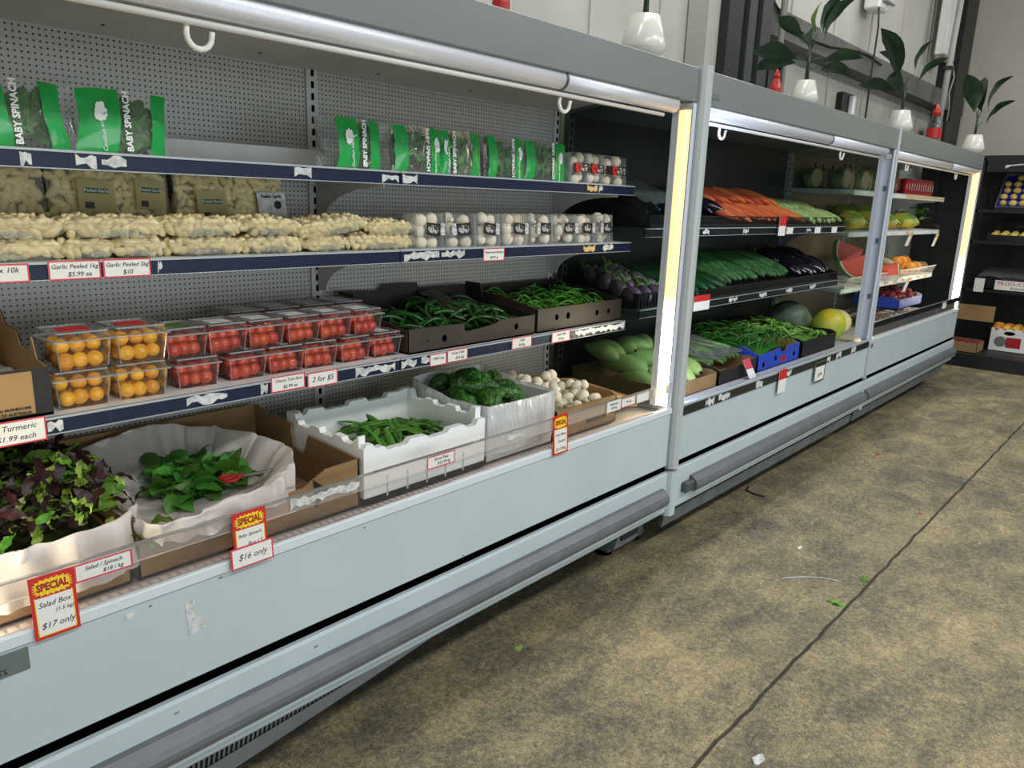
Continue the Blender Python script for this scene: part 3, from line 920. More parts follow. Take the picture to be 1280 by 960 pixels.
def special(x, y, zt, w_, h, lines, label, hw=0.34, low=None):
    t = thing('special_sign', label, 'price sign', (x, y, zt - h), 0, rot=(-0.06, 0, 0))
    ob('card', B().box(-w_ / 2, w_ / 2, 0, 0.0012, 0, h), 'red', t, world=False)
    ob('writing_panel', B().box(-w_ / 2 + 0.008, w_ / 2 - 0.008, -0.0006, 0, 0.008, h * (1 - hw)), 'paper', t, world=False)
    ob('panel_line', B().box(-w_ / 2 + 0.006, -w_ / 2 + 0.008, -0.0006, 0, 0.006, h * (1 - hw) + .002).box(w_ / 2 - 0.008, w_ / 2 - 0.006, -0.0006, 0, 0.006, h * (1 - hw) + .002).box(-w_ / 2 + 0.006, w_ / 2 - 0.006, -0.0006, 0, 0.006, 0.008), 'yellow', t, world=False)
    pts, n = [], 44
    cz, rx, rz = h * (1 - hw / 2) - 0.002, w_ / 2 - 0.004, h * hw / 2 - 0.004
    for i in range(n):
        a = 2 * PI * i / n
        k = 1.0 if i % 2 else 0.80
        ca, sa = math.cos(a), math.sin(a)
        s_ = 1 / max(abs(ca), abs(sa)) ** 0.75
        pts.append((rx * k * ca * min(s_, 1.15), cz + rz * k * sa * min(s_, 1.15)))
    ob('starburst', B().prism(pts, 'y', -0.0009, -0.0001), 'yellow', t, world=False)
    put('lettering', text_mesh('SPECIAL', w_ * 0.195, 'dkred', bold=0.0007), t, (0, -0.0012, cz), (PI / 2, 0, 0), (1, 1.35, 1))
    for s_, fx, fz, sz in lines:
        letter(s_, sz, 'ink', t, (w_ * fx, -0.0009, h * fz), shear=0.3)
    if low:
        lw, lh = low[1], low[2]
        ob('lower_card', B().box(-lw / 2, lw / 2, -0.002, -0.001, -lh * .75, lh * .25), 'pinkred', t, world=False)
        ob('lower_panel', B().box(-lw / 2 + .004, lw / 2 - .004, -0.0028, -0.002, -lh * .75 + .004, lh * .25 - .004), 'paper', t, world=False)
        letter(low[0], 0.020, 'ink', t, (0, -0.003, -lh * .25), shear=0.3)
    return t


special(0.420, 1.487, 0.790, 0.078, 0.124, [('Salad Box', 0, .54, .0142), ('(1.5 kg)', .2, .41, .0105), ('$17 only', 0.02, .2, .0165)], 'tall red special sign for the salad box hanging on the front panel', 0.34)
special(0.823, 1.487, 0.798, 0.083, 0.092, [('Baby Spinach', -.02, .40, .0108), ('Box 1.5', .12, .16, .0115)], 'red special sign for baby spinach with a second white card below', 0.44, ('$16 only', 0.105, 0.05))
special(1.963, 1.487, 0.803, 0.080, 0.135, [('Very Bitter', 0, .50, .0125), ('Gourd', .03, .33, .0145), ('$12.99/kg', 0, .13, .0140)], 'red special sign for bitter gourd hanging at the mushroom box', 0.36)
ticket(0.460, 0.568, 0.789, 0.752, 1.497, [('Salad / Spinach', 0, .66, .0118), ('$18 / kg', .15, .28, .0118)], 'red bordered ticket clipped on the clear guard beside the salad sign')
ticket(1.367, 1.473, 0.792, 0.755, 1.497, [('Snow Peas', 0, .68, .0125), ('$12.99 kg', .1, .3, .0125)], 'small red bordered ticket on the clear guard below the foam box')
ticket(2.239, 2.327, 0.794, 0.755, 1.497, [('Mushroom', 0, .7, .012), ('4.99 ea', 0, .3, .014)], 'white ticket with bold black figures under the loose mushroom box', 'paper')
ticket(2.331, 2.428, 0.793, 0.756, 1.497, [('Per kg', 0, .5, .012)], 'faint red edged ticket on the guard right of the mushroom ticket')
ticket(2.434, 2.522, 0.791, 0.756, 1.497, [], 'greyish blank ticket at the lamp end of the clear guard', 'torn')
ob('torn_ticket', B().prism(jag(0.934, 1.136, 0.758, 0.792, 91), 'y', 1.4985, 1.4998), 'torn', label='long torn white label on the guard below the brown carton corner', cat='price ticket')
ob('torn_ticket', B().prism(jag(1.70, 1.78, 0.760, 0.788, 92), 'y', 1.4985, 1.4998), 'torn', label='short torn white label on the guard below the bagged gourd box', cat='price ticket')
ticket(0.37, 0.513, 1.341, 1.304, 1.7365, [('Peeled Box 10k', 0.03, .66, .0155), ('$58', .05, .28, .0155)], 'red bordered ticket on the middle shelf cut off by the picture edge')
ticket(0.547, 0.648, 1.344, 1.304, 1.7365, [('Garlic Peeled 1kg', 0, .68, .0128), ('$5.99 ea', .08, .28, .0135)], 'red bordered ticket reading garlic peeled at 5.99')
ticket(0.653, 0.753, 1.344, 1.304, 1.7365, [('Garlic Peeled 2kg', 0, .68, .0128), ('$10', .0, .28, .014)], 'red bordered ticket reading garlic peeled at 10 dollars')
ticket(1.823, 1.925, 1.338, 1.296, 1.7365, [('Mushrooms Button', 0, .68, .011), ('$4.99 ea', .0, .28, .011)], 'red bordered ticket on the strip below the mushroom punnets')
ticket(0.37, 0.512, 1.026, 0.975, 1.7365, [('Fresh Turmeric', 0.0, .7, .0168), ('$1.99 each', .1, .28, .0165)], 'red bordered turmeric ticket under the black carton on the lowest shelf')
ticket(1.038, 1.140, 1.027, 0.985, 1.7365, [('Cherry Tom Red', 0, .7, .0115), ('$2.99 ea', .05, .28, .0125)], 'red bordered cherry tomato ticket reading 2.99')
ticket(1.148, 1.246, 1.022, 0.980, 1.7365, [('2 for $5', 0, .5, .021)], 'red bordered ticket reading 2 for 5 dollars')
ticket(1.593, 1.665, 1.016, 0.977, 1.7365, [('Chilli Long', 0, .6, .011)], 'worn ticket left of two on the strip under the long green chillies')
ticket(1.668, 1.76, 1.020, 0.979, 1.7365, [('Green Chilli', 0, .7, .0115), ('$16 /kg', .1, .3, .0125)], 'red bordered ticket right of the worn one under the long green chillies')
ticket(1.979, 2.086, 1.024, 0.984, 1.7365, [('Chilli', 0, .7, .012), ('$20 kg', .0, .3, .012)], 'red bordered ticket below the gap between the two chilli cartons')
ticket(2.202, 2.313, 1.022, 0.980, 1.7365, [('Small Chilli', 0, .7, .012), ('$14 kg', .0, .3, .012)], 'red bordered ticket under the carton of thin green chillies')


def tag(x, w_, zt, h, y, top, label, hd=0.35, border='paper', tilt=0.0, rz=0.0):
    t = thing('price_tag', label, 'price tag', (x, y, zt - h), 0, rot=(tilt, 0, rz))
    ob('card', B().box(-w_ / 2, w_ / 2, 0, 0.0015, 0, h), 'paper', t, world=False)
    ob('header', B().box(-w_ / 2, w_ / 2, -0.0008, 0, h * (1 - hd), h), top, t, world=False)
    if border != 'paper':
        b_ = B().box(-w_ / 2, -w_ / 2 + .008, -.0008, 0, 0, h).box(w_ / 2 - .008, w_ / 2, -.0008, 0, 0, h).box(-w_ / 2, w_ / 2, -.0008, 0, 0, .008)
        ob('border', b_, border, t, world=False)
        letter('$1.99', 0.026, 'ink', t, (0, -.001, h * .35))
    return t


tag(3.81, 0.095, 0.695, 0.125, 1.484, 'red', 'red headed tag hanging over the lip of the middle case', 0.42)
tag(4.34, 0.155, 0.662, 0.115, 1.484, 'blk', 'black framed tag hanging on the middle case front', 0.22, 'blk')
tag(3.58, 0.075, 0.775, 0.115, 1.535, 'pinkred', 'pink topped tag leaning on the ledge before the blue carton', 0.45, tilt=-0.5)
tag(3.33, 0.155, 1.082, 0.072, 1.728, 'red', 'red topped tag on the lower shelf strip of the middle case', 0.4)
tag(4.16, 0.09, 1.455, 0.105, 1.722, 'red', 'red topped tag hanging at the carrot tray', 0.5)
for x, nm in ((4.30, 'pale tag on the upper strip right of the carrot tag'), (4.72, 'pale tag on the upper strip under the husked cobs'), (5.0, 'pale tag on the upper strip near the unlit channel')):
    tag(x, 0.09, 1.392, 0.035, 1.735, 'paper', nm, 0.3)
for x, z, nm in ((6.60, 1.350, 'curling tag hanging under the papaya shelf'), (6.72, 0.985, 'curling yellowed tag hanging over the wire basket'), (7.40, 1.33, 'long grey ticket hanging at the far end of the papaya shelf')):
    tag(x, 0.09, z, 0.11, 1.725, 'tape', nm, 0.3, tilt=0.25)
tag(7.10, 0.12, 0.785, 0.05, 1.496, 'torn', 'white ticket on the black guard strip of the far case', 0.3)


# ------------------------------------------------------------------ small meshes shared by many objects
def sph(rx, ry, rz, nu=12, nv=8, warp=None):
    def f(u, v):
        th, ph = 2 * PI * u, PI * (v * 0.998 + 0.001)
        p = Vector((rx * math.sin(ph) * math.cos(th), ry * math.sin(ph) * math.sin(th), rz * math.cos(ph)))
        return warp(p, th, ph) if warp else p
    return B().grid(f, nu, nv, closeu=True)


def spindle(L, prof, bend=0.0, n=10, m=10, bumps=0.0, ridges=0):
    """long fruit along +x; prof(t) gives the radius"""
    def f(u, v):
        r = prof(v)
        a = 2 * PI * u
        if ridges:
            r *= 1 + bumps * math.cos(a * ridges) + bumps * 1.1 * math.sin(v * 62 + math.cos(a * ridges) * 2)
        return Vector(((v - 0.5) * L, r * math.cos(a), r * math.sin(a) + bend * (1 - (2 * v - 1) ** 2)))
    return B().grid(f, n, m, closeu=True)


def leaf(L, W, curl=0.2, wave=0.0, nu=2, nv=6, tipw=0.75, stem=0.0, seed=0, cup=0.15):
    r = random.Random(seed)

    def f(u, v):
        wv = W * math.sin(PI * min(1, v ** tipw)) ** 0.8 * 0.5 if 0 < v < 1 else 0.0008
        s_ = (u - 0.5) * 2
        z = curl * L * (-(v - 0.5) ** 2) + cup * abs(s_) * wv + wave * L * math.sin(v * 14 + s_ * 2 + seed) * abs(s_)
        return Vector((v * L, s_ * wv * (1 + wave * 2 * math.sin(v * 23 + seed)), z))
    b = B().grid(f, nu, nv)
    if stem:
        b.tube([(-stem, 0, -0.003), (0, 0, -curl * L * .25)], 0.0013, 4)
    return b


def shm(name, b, mats, smooth=True):
    me = b.mesh(name, mats, smooth)
    fix_normals(me)
    return me


def recentre(b, d):
    b.v = [(p[0] - d, p[1], p[2]) for p in b.v]
    return b


def tomwarp(p, th, ph):
    k = 1 - 0.10 * math.exp(-(ph / 0.35) ** 2)
    return Vector((p.x, p.y, p.z * k))


ME = {}
for k in ('tomR', 'tomY'):
    ME[k] = shm('cherry_tomato', sph(.0178, .0178, .0168, 14, 9, tomwarp).add([(0.0016 * math.cos(a), 0.0016 * math.sin(a), 0.0142) for a in (0, 1.26, 2.5, 3.77, 5.0)], [(0, 1, 2, 3, 4)], 1), [k, 'calyx'])
ME['clove'] = shm('garlic_clove', sph(.0145, .0085, .0075, 8, 6, lambda p, th, ph: Vector((p.x, p.y * (1 - p.x * 28), p.z * (1 - p.x * 22) + p.x * p.x * 12))), 'clove')
mb = B().lathe([(0.0005, .030), (.012, .028), (.020, .020), (.0225, .010), (.020, .003), (.012, 0.001), (.009, -0.002), (.0085, -.016), (.0005, -.017)], 12)
ME['mush'] = shm('mushroom', mb, 'mush')
for i in range(3):
    ME['spin%d' % i] = shm('spinach_leaf', leaf(.062 + .008 * i, .042, .35, .012, tipw=.8, stem=.03, seed=i), 'spin')
    ME['bag%d' % i] = shm('leaf', recentre(leaf(.055 + .006 * i, .036, .35, .02, tipw=.8, seed=i + 5), .028), 'spind')
    ME['sg%d' % i] = shm('salad_leaf', leaf(.10, .034 + .01 * i, .55, .06, 4, 11, .9, .02, i), 'saladg')
    ME['sl%d' % i] = shm('salad_leaf', leaf(.085, .028, .8, .10, 4, 13, 1.0, .03, i + 3), 'saladl')
    ME['sp%d' % i] = shm('salad_leaf', leaf(.095, .042, .5, .05, 4, 9, .8, .02, i + 6), 'saladp')
    ME['pea%d' % i] = shm('snow_pea', spindle(.085, lambda t: .0095 * math.sin(PI * min(max(t, .012), .988)) ** .55, .004 + .003 * i, 8, 9), 'pea')
    for p in ME['pea%d' % i].vertices:
        p.co.z *= .38
    ME['chi%d' % i] = shm('green_chilli', spindle(.125, lambda t: .0072 * min(1, (1 - t) * 2.2 + .05) ** .8 * min(1, t * 12 + .4), .006 + .008 * i, 7, 9), 'chili')
    ME['thin%d' % i] = shm('thin_chilli', spindle(.085, lambda t: .0042 * min(1, (1 - t) * 2 + .08), .012 + .008 * i, 5, 7), 'bean')
    ME['gb%d' % i] = shm('green_bean', spindle(.13, lambda t: .0042 * min(1, (1 - t) * 9 + .2) * min(1, t * 9 + .2), .008 + .012 * i, 5, 7), 'gbean')
    ME['ok%d' % i] = shm('okra', spindle(.075, lambda t: .0085 * min(1, (1 - t) * 1.6 + .05) * min(1, t * 8 + .4), .004 * i, 6, 7), 'okra')
    ME['asp%d' % i] = shm('green_stalk', spindle(.30, lambda t: .009 * min(1, (1 - t) * 6 + .4), .004, 6, 6), 'asp')
ME['bitter'] = shm('bitter_gourd', spindle(.15, lambda t: .033 * math.sin(PI * min(max(t, .02), .98)) ** .75, .012, 40, 40, .075, 10), 'bitter')
ME['egg'] = shm('eggplant', spindle(.21, lambda t: .032 * math.sin(PI * min(max(t * .86 + .1, .01), .985)) ** .6, .01, 12, 12).add(*[[(-.105 + dx, ry * math.cos(a), ry * math.sin(a)) for dx, ry in ((-.03, .006), (0, .008), (.004, .024), (.03, .026)) for a in [k * PI / 4 for k in range(8)]], [(j * 8 + i, j * 8 + (i + 1) % 8, j * 8 + 8 + (i + 1) % 8, j * 8 + 8 + i) for j in range(3) for i in range(8)]], 1), ['egg', 'calyx'])
cb = sph(.038, .038, .05, 12, 9, lambda p, th, ph: Vector((p.x * (1 - p.z * 5), p.y * (1 - p.z * 5), p.z)))
cb.lathe([(.026, .040), (.028, .046), (.010, .055), (.006, .085), (.007, .088)], 8, mi=1)
ME['eggp'] = shm('striped_eggplant', cb, ['eggp', 'calyx'])
ME['zuc'] = shm('zucchini', spindle(.21, lambda t: .023 * math.sin(PI * min(max(t, .015), .985)) ** .35, .008, 10, 10), 'zuc')
ME['luf'] = shm('bumpy_cucumber', spindle(.27, lambda t: .023 * math.sin(PI * min(max(t, .015), .985)) ** .4, .010, 18, 24, .06, 7), 'luffa')
ME['car'] = shm('carrot', spindle(.22, lambda t: .018 * min(1, (1 - t) * 1.0 + .45) * min(1, t * 9 + .3) * min(1, (1 - t) * 9 + .15), .004, 10, 12), 'carrot')
ME['corn'] = shm('husked_cob', spindle(.25, lambda t: .023 * math.sin(PI * min(max(t * .9 + .08, .01), .985)) ** .6, .006, 10, 12).lathe([(.014, .0), (.006, .0)], 8), ['corn'])
ME['gourd'] = shm('pale_gourd', spindle(.24, lambda t: .045 * math.sin(PI * min(max(t, .02), .98)) ** .65, .012, 14, 12), 'papayag')
ME['papaya'] = shm('papaya', spindle(.25, lambda t: .060 * math.sin(PI * min(max(t ** .9, .02), .98)) ** .7, .01, 14, 12), 'papaya')
ME['plum'] = shm('plum', sph(.024, .024, .023, 10, 7), 'plum')
ME['lemon'] = shm('lemon', sph(.034, .030, .030, 12, 9, lambda p, th, ph: Vector((p.x * (1 + 0.12 * (abs(p.x) / .034) ** 6), p.y, p.z))), 'lemon')
ME['mango'] = shm('mango', sph(.055, .045, .045, 12, 9), 'mango')


class Heap:
    """height field that lets loose items settle on what is below them"""

    def __init__(s, x0, x1, y0, y1, fn, c=0.008):
        s.x0, s.y0, s.c = x0, y0, c
        s.nx, s.ny = int((x1 - x0) / c) + 1, int((y1 - y0) / c) + 1
        s.x1, s.y1 = x1, y1
        s.h = [[fn(x0 + i * c, y0 + j * c) for i in range(s.nx)] for j in range(s.ny)]

    def cells(s, x, y, yaw, L, W):
        out = []
        ca, sa = math.cos(yaw), math.sin(yaw)
        for a in range(-4, 5):
            for b_ in (-1, 0, 1):
                px, py = x + ca * a / 8 * L - sa * b_ / 3 * W, y + sa * a / 8 * L + ca * b_ / 3 * W
                i, j = int((px - s.x0) / s.c), int((py - s.y0) / s.c)
                if 0 <= i < s.nx and 0 <= j < s.ny:
                    out.append((i, j, a / 8 * L))
        return out

    def drop(s, x, y, yaw, L, W, H, sink=0.25):
        cs = s.cells(x, y, yaw, L, W)
        if not cs:
            return None
        hs = [s.h[j][i] for i, j, a in cs]
        base = sum(hs) / len(hs) * 0.55 + max(hs) * 0.45
        n = len(cs)
        num = sum(a * (s.h[j][i] - base) for i, j, a in cs)
        den = sum(a * a for i, j, a in cs) or 1
        pitch = -math.atan(max(-0.8, min(0.8, num / den)))
        z = base + H * (0.5 - sink)
        for i, j, a in cs:
            s.h[j][i] = max(s.h[j][i], z - math.sin(pitch) * a + H * 0.30)
        return z, pitch


def pile(name, keys, n, reg, fn, dims, label, cat, group, yaw=None, seed=1, inset=0.4, tilt=0.2, roll=0.6, sc=(0.85, 1.12), under=None, inside=None):
    x0, x1, y0, y1 = reg
    r = random.Random(seed)
    hp = Heap(x0, x1, y0, y1, fn)
    L, W, H = dims
    if under:
        b_ = B()
        b_.grid(lambda u, v: Vector((x0 + (x1 - x0) * u, y0 + (y1 - y0) * v, fn(x0 + (x1 - x0) * u, y0 + (y1 - y0) * v) - (under[4] if len(under) > 4 else 0.026) + 0.010 * nz(u * 17, v * 17, seed))), 26, 20)
        b_.box(x0 + .01, x1 - .01, y0 + .01, y1 - .01, under[1], under[1] + .02)
        ob(under[0], b_, under[2], smooth=True, kind='stuff', label=under[3], cat=cat)
    k = 0
    for t in range(n * 3):
        if k >= n:
            break
        ya = (yaw[0] + r.gauss(0, yaw[1])) if yaw else r.uniform(0, 2 * PI)
        ex, ey = abs(math.cos(ya)) * L * inset, abs(math.sin(ya)) * L * inset
        if x1 - x0 < 2 * ex + .01 or y1 - y0 < 2 * ey + .01:
            continue
        x, y = r.uniform(x0 + ex, x1 - ex), r.uniform(y0 + ey, y1 - ey)
        if inside and not inside(x, y):
            continue
        q = hp.drop(x, y, ya, L, W, H)
        if q is None:
            continue
        z, pt = q
        kk = r.choice(keys)
        lb_, gr_ = (label[kk[:2]], group[kk[:2]]) if isinstance(label, dict) else (label, group)
        put(name[kk[:2]] if isinstance(name, dict) else name, ME[kk], None, (x, y, z), (r.gauss(0, roll), pt + r.gauss(0, tilt), ya), r.uniform(*sc), lb_, cat, gr_)
        k += 1


# ------------------------------------------------------------------ top shelf: bagged spinach
def spinach_bag(x0, x1, main, narrow, flip, lean, seed, label, dz=0.0, h=0.138):
    """main/narrow: fractions across the bag of the wide and the slim green band"""
    w_ = x1 - x0
    t = thing('spinach_bag', label, 'bag', ((x0 + x1) / 2, 1.785, 1.563 + dz), 0, rot=(lean, 0, 0))
    r = random.Random(seed)

    def surf(u, v, off=0.0, side=-1):
        e = (max(0.0, math.sin(PI * u)) ** .5) * (max(0.0, math.sin(PI * min(1, v * .9 + .07))) ** .6)
        wr = 0.004 * nz(u * 6 + seed, v * 4, seed) * e + 0.0025 * nz(u * 22, v * 13, seed * 3)
        xx = (u - .5) * w_ * (1 - .06 * math.sin(v * PI)) + .004 * nz(v * 3, seed)
        sl = 0.010 * (v - .5) * nz(seed * 1.7)
        return Vector((xx + sl * 3, 0.018 + side * (0.022 * e + wr + off), v * h * (1 - .05 * (2 * u - 1) ** 2 + .02 * nz(u * 7, seed))))
    fb = B().grid(lambda u, v: surf(u, v), 18, 10).grid(lambda u, v: surf(u, v, 0, 1), 10, 6)
    ob('film', fb, 'bagfilm', t, True, False)
    for nm, (a, b_) in (('wide_band', main), ('slim_band', narrow)):
        if b_ <= a:
            continue
        ob(nm, B().grid(lambda u, v: surf(a + (b_ - a) * u, v * .985 + .005, .0012), 6, 12), 'green', t, True, False)
    m0 = main[1] if not flip else main[0]
    tx = m0 + (.07 if not flip else -.07)
    p = surf(tx, .5, .003)
    letter('BABY SPINACH', .0185, 'whiteink', t, p, (PI / 2, (-PI / 2 if not flip else PI / 2), 0), bold=.0006)
    if main[1] - main[0] > .12:
        mc = (main[0] + main[1]) / 2
        tree = B()
        pp = surf(mc, .62, .0026)
        poly = []
        for i in range(26):
            a = 2 * PI * i / 26
            k = .8 + .35 * r.random()
            poly.append((pp.x + .013 * k * math.cos(a), pp.z + .021 * k * math.sin(a)))
        tree.prism(poly, 'y', pp.y - .0004, pp.y)
        tree.prism([(pp.x + .002, pp.z - .002), (pp.x + .024 * (-1 if flip else 1), pp.z + .006), (pp.x + .024 * (-1 if flip else 1), pp.z + .003), (pp.x + .002, pp.z - .007)], 'y', pp.y - .0004, pp.y)
        ob('tree_print', tree, 'whiteink', t, False, False)
        pq = surf(mc + (.04 if not flip else -.04), .32, .0034)
        letter('Coolibah Herbs', .0125, 'whiteink', t, pq, (PI / 2, (-PI / 2 if not flip else PI / 2), 0), shear=.3)
    lo, hi = min(main[1], narrow[1]), max(main[0], narrow[0])
    if flip:
        lo, hi = narrow[1], main[0]
    for i in range(42):
        u, v = r.uniform(lo - .02, hi + .02), r.uniform(.14, .80)
        e = surf(min(max(u, .05), .95), v)
        put('leaf', ME['bag%d' % (i % 3)], t, (e.x, e.y + .008 + r.uniform(0, .014), e.z), (PI / 2 + r.uniform(-.5, .5), r.uniform(0, 6.28), r.uniform(-.3, .3)), r.uniform(.55, .8))
    return t


spinach_bag(0.425, 0.655, (.03, .42), (.72, .88), False, -.10, 1, 'baby spinach bag on the top shelf cut by the picture edge')
spinach_bag(0.645, 0.850, (.02, .43), (.78, .95), False, -.08, 2, 'baby spinach bag standing alone right of the edge bag')
spinach_bag(1.235, 1.500, (.24, .50), (.66, .80), False, -.06, 3, 'baby spinach bag leftmost of the right-hand row, with a crumpled clear flap')
spinach_bag(1.495, 1.700, (.70, .99), (.03, .25), True, -.06, 4, 'second baby spinach bag of the right-hand row, print upside down')
spinach_bag(1.690, 1.875, (.00, .16), (.68, .92), False, -.06, 5, 'middle baby spinach bag of the right-hand row')
spinach_bag(1.880, 2.085, (.70, .99), (.08, .25), True, -.06, 6, 'fourth baby spinach bag of the right-hand row')
spinach_bag(2.080, 2.320, (.66, .98), (.03, .20), True, -.06, 7, 'baby spinach bag next to the stickered mushroom punnets')


# ------------------------------------------------------------------ mushroom punnets
def punnet(x0, x1, z0, y, h, seed, label, mlabel, style):
    w_ = x1 - x0
    t = thing('mushroom_punnet', label, 'punnet', ((x0 + x1) / 2, y, z0), 0, rot=(-.08, 0, random.Random(seed).uniform(-.1, .1)))
    r = random.Random(seed)
    tr = B().prism([(-w_ / 2, 0), (w_ / 2, 0), (w_ / 2, h), (-w_ / 2, h)], 'y', .052, .056)
    tr.box(-w_ / 2, -w_ / 2 + .002, .0, .054, 0, h).box(w_ / 2 - .002, w_ / 2, .0, .054, 0, h).box(-w_ / 2, w_ / 2, .0, .054, -.0005, .001)
    ob('tray', tr, 'traycl', t, False, False)
    ob('wrap', B().grid(lambda u, v: Vector(((u - .5) * w_ * 1.01, -.002 - .006 * math.sin(PI * u) * math.sin(PI * v) + .002 * nz(u * 9, v * 9, seed), v * h * 1.02)), 10, 8)
       .grid(lambda u, v: Vector(((u - .5) * w_, -.002 + .056 * v, h * 1.02)), 4, 2), 'wrapfilm', t, True, False)
    cz = h * (.52 if style == 0 else .5)
    tl = r.uniform(-.12, .12) if style == 0 else 0
    lw = min(.058, w_ * .5)
    cx = r.uniform(-.012, .012)
    if style == 0:
        ob('label_card', B().box(-lw / 2, lw / 2, -.0105, -.0095, -.019, .019), 'blk', t, False, False, loc=(cx, 0, cz), rot=(0, tl, 0))
        ob('label_print', B().prism([(lw * .42 * math.cos(a), .0135 * math.sin(a)) for a in [k * PI / 10 for k in range(20)]], 'y', -.0112, -.0106), 'silver', t, False, False, loc=(cx, 0, cz), rot=(0, tl, 0))
        ob('barcode_sticker', B().box(-.010, .010, -.0105, -.0097, -.018, .018), 'barcode', t, False, False, loc=(cx + (lw / 2 + .013) * (1 if seed % 3 else -1), 0, cz), rot=(0, tl, 0))
    else:
        ob('label_card', B().box(-w_ / 2 + .003, w_ / 2 - .003, -.0105, -.0095, -.016, .016), 'blk', t, False, False, loc=(0, 0, cz))
        ob('label_print', B().box(-w_ * .1, w_ * .36, -.0112, -.0106, -.012, .012), 'silver', t, False, False, loc=(0, 0, cz))
        sx = -w_ * .2 if seed < 42 else -w_ * .12
        ob('price_sticker', B().prism([(.0185 * math.cos(a), .0185 * math.sin(a)) for a in [k * PI / 12 for k in range(24)]], 'y', -.0122, -.0114), 'red', t, False, False, loc=(sx, 0, cz))
        letter('1.49', .016, 'ink', t, (sx, -.0124, cz), bold=.0003)
    for i in range(3):
        for j in range(3):
            if i == 2:
                continue
            nx_ = 2
            px = (i + .5) / nx_ * (w_ - .016) - (w_ - .016) / 2
            pz = .020 + j * (h - .04) / 2
            R = Matrix.Rotation(0, 3, 'X')
            yw = Vector(t.location) + Euler(t.rotation_euler).to_matrix() @ Vector((px + r.uniform(-.003, .003), .027 + r.uniform(-.003, .004), pz + r.uniform(-.003, .003)))
            put('mushroom', ME['mush'], None, yw, (PI / 2 + r.uniform(-.7, .7) + (PI if r.random() < .12 else 0), r.uniform(-.6, .6), r.uniform(-.6, .6)), r.uniform(.92, 1.12) * (1 if w_ >= .1 else .9), mlabel, 'mushroom', mlabel + ' group')


names = ['first', 'second', 'third', 'fourth', 'fifth', 'sixth', 'seventh', 'eighth']
for i, (a, b_) in enumerate(((1.572, 1.688), (1.700, 1.825), (1.838, 1.952), (1.962, 2.092), (2.110, 2.235), (2.248, 2.372), (2.384, 2.500), (2.510, 2.617))):
    punnet(a, b_, 1.343, 1.776, .104, 20 + i, names[i] + ' mushroom punnet from the garlic bags on the middle shelf', 'white mushroom inside the %s punnet from the garlic bags' % names[i], 0)
for i, (a, b_) in enumerate(((2.325, 2.425), (2.430, 2.520), (2.528, 2.690))):
    nm = ['nearest the spinach bags', 'between its two neighbours', 'nearest the end glass'][i]
    punnet(a, b_, 1.564, 1.776, .106, 40 + i, 'mushroom punnet with red price sticker ' + nm, 'white mushroom in the red-stickered punnet ' + nm, 1)


# ------------------------------------------------------------------ peeled garlic
def garlic_pillow(x0, x1, z, h, seed, label, y=1.865, lift=(0, 0)):
    w_, d = x1 - x0, .19
    t = thing('garlic_bag', label, 'bag', ((x0 + x1) / 2, y, z), 0, rot=(0, math.atan2(lift[0] - lift[1], w_), 0))
    r = random.Random(seed)

    def pt(u, v, k=1.0, top=True):
        e = (max(0, 1 - abs(2 * u - 1) ** 4) * max(0, 1 - abs(2 * v - 1) ** 4)) ** .5
        s_ = 1 if top else -1
        zz = h / 2 + s_ * (h / 2) * (.25 + .75 * e) * k * (1 if top else .9) + .003 * nz(u * 8, v * 8, seed)
        return Vector(((u - .5) * w_, (v - .5) * d * (1 - .05 * nz(u * 5, seed)), zz))
    nc, pl = 0, []
    for i in range(700):
        if nc >= int(w_ / .2 * 75):
            break
        u, v = r.random(), r.random()
        if i < 450:  # front face, the side one sees
            v = r.uniform(-.02, .05)
            th = r.uniform(-1.1, 1.1)
            ev = (.35 + .65 * max(0, 1 - abs(2 * u - 1) ** 4) ** .5)
            p = Vector(((u * .96 - .48) * w_, -d / 2 + .010 + .012 * (1 - math.cos(th)) + (1 - ev) * .03, h / 2 + math.sin(th) * (h / 2 - .007) * ev))
        else:
            v = .06 + v * .6
            p = pt(.04 + u * .92, v)
            p.z -= .006
        if any((p - q).length < .0125 for q in pl):
            continue
        pl.append(p)
        put('garlic_clove', ME['clove'], t, p, (r.uniform(0, 6.28), r.uniform(-1.3, 1.3), r.uniform(-.3, .3)), r.uniform(1.05, 1.35))
        nc += 1
    fb = B().grid(lambda u, v: pt(u, v, 1.08) + Vector((0, 0, .002)), 12, 8)
    fb.grid(lambda u, v: Vector(((u - .5) * w_, -d / 2 - .006 * math.sin(v * PI) + .003 * nz(u * 9, v * 5, seed), h / 2 + (v - .5) * h * (.35 + .65 * max(0, 1 - abs(2 * u - 1) ** 4) ** .5))), 14, 6)
    ob('film', fb, 'garlicfilm', t, True, False)
    u0 = r.uniform(.15, .4)
    fd = B().grid(lambda u, v: Vector(((u0 + u * .5 - .5) * w_, -d / 2 - .0075 + .002 * nz(u * 9, v * 9, seed + 4), .004 + h * .36 * v * math.sin(PI * u) ** .4)), 10, 3)
    ob('seam_fold', fd, 'sheet', t, True, False)
    ob('inner_mass', sph(w_ * .44, d * .42, h * .34, 14, 8).box(0, 0.001, 0, .001, 0, .001), 'clove', t, True, False, loc=(0, 0.005, h / 2), kind='stuff')
    return t


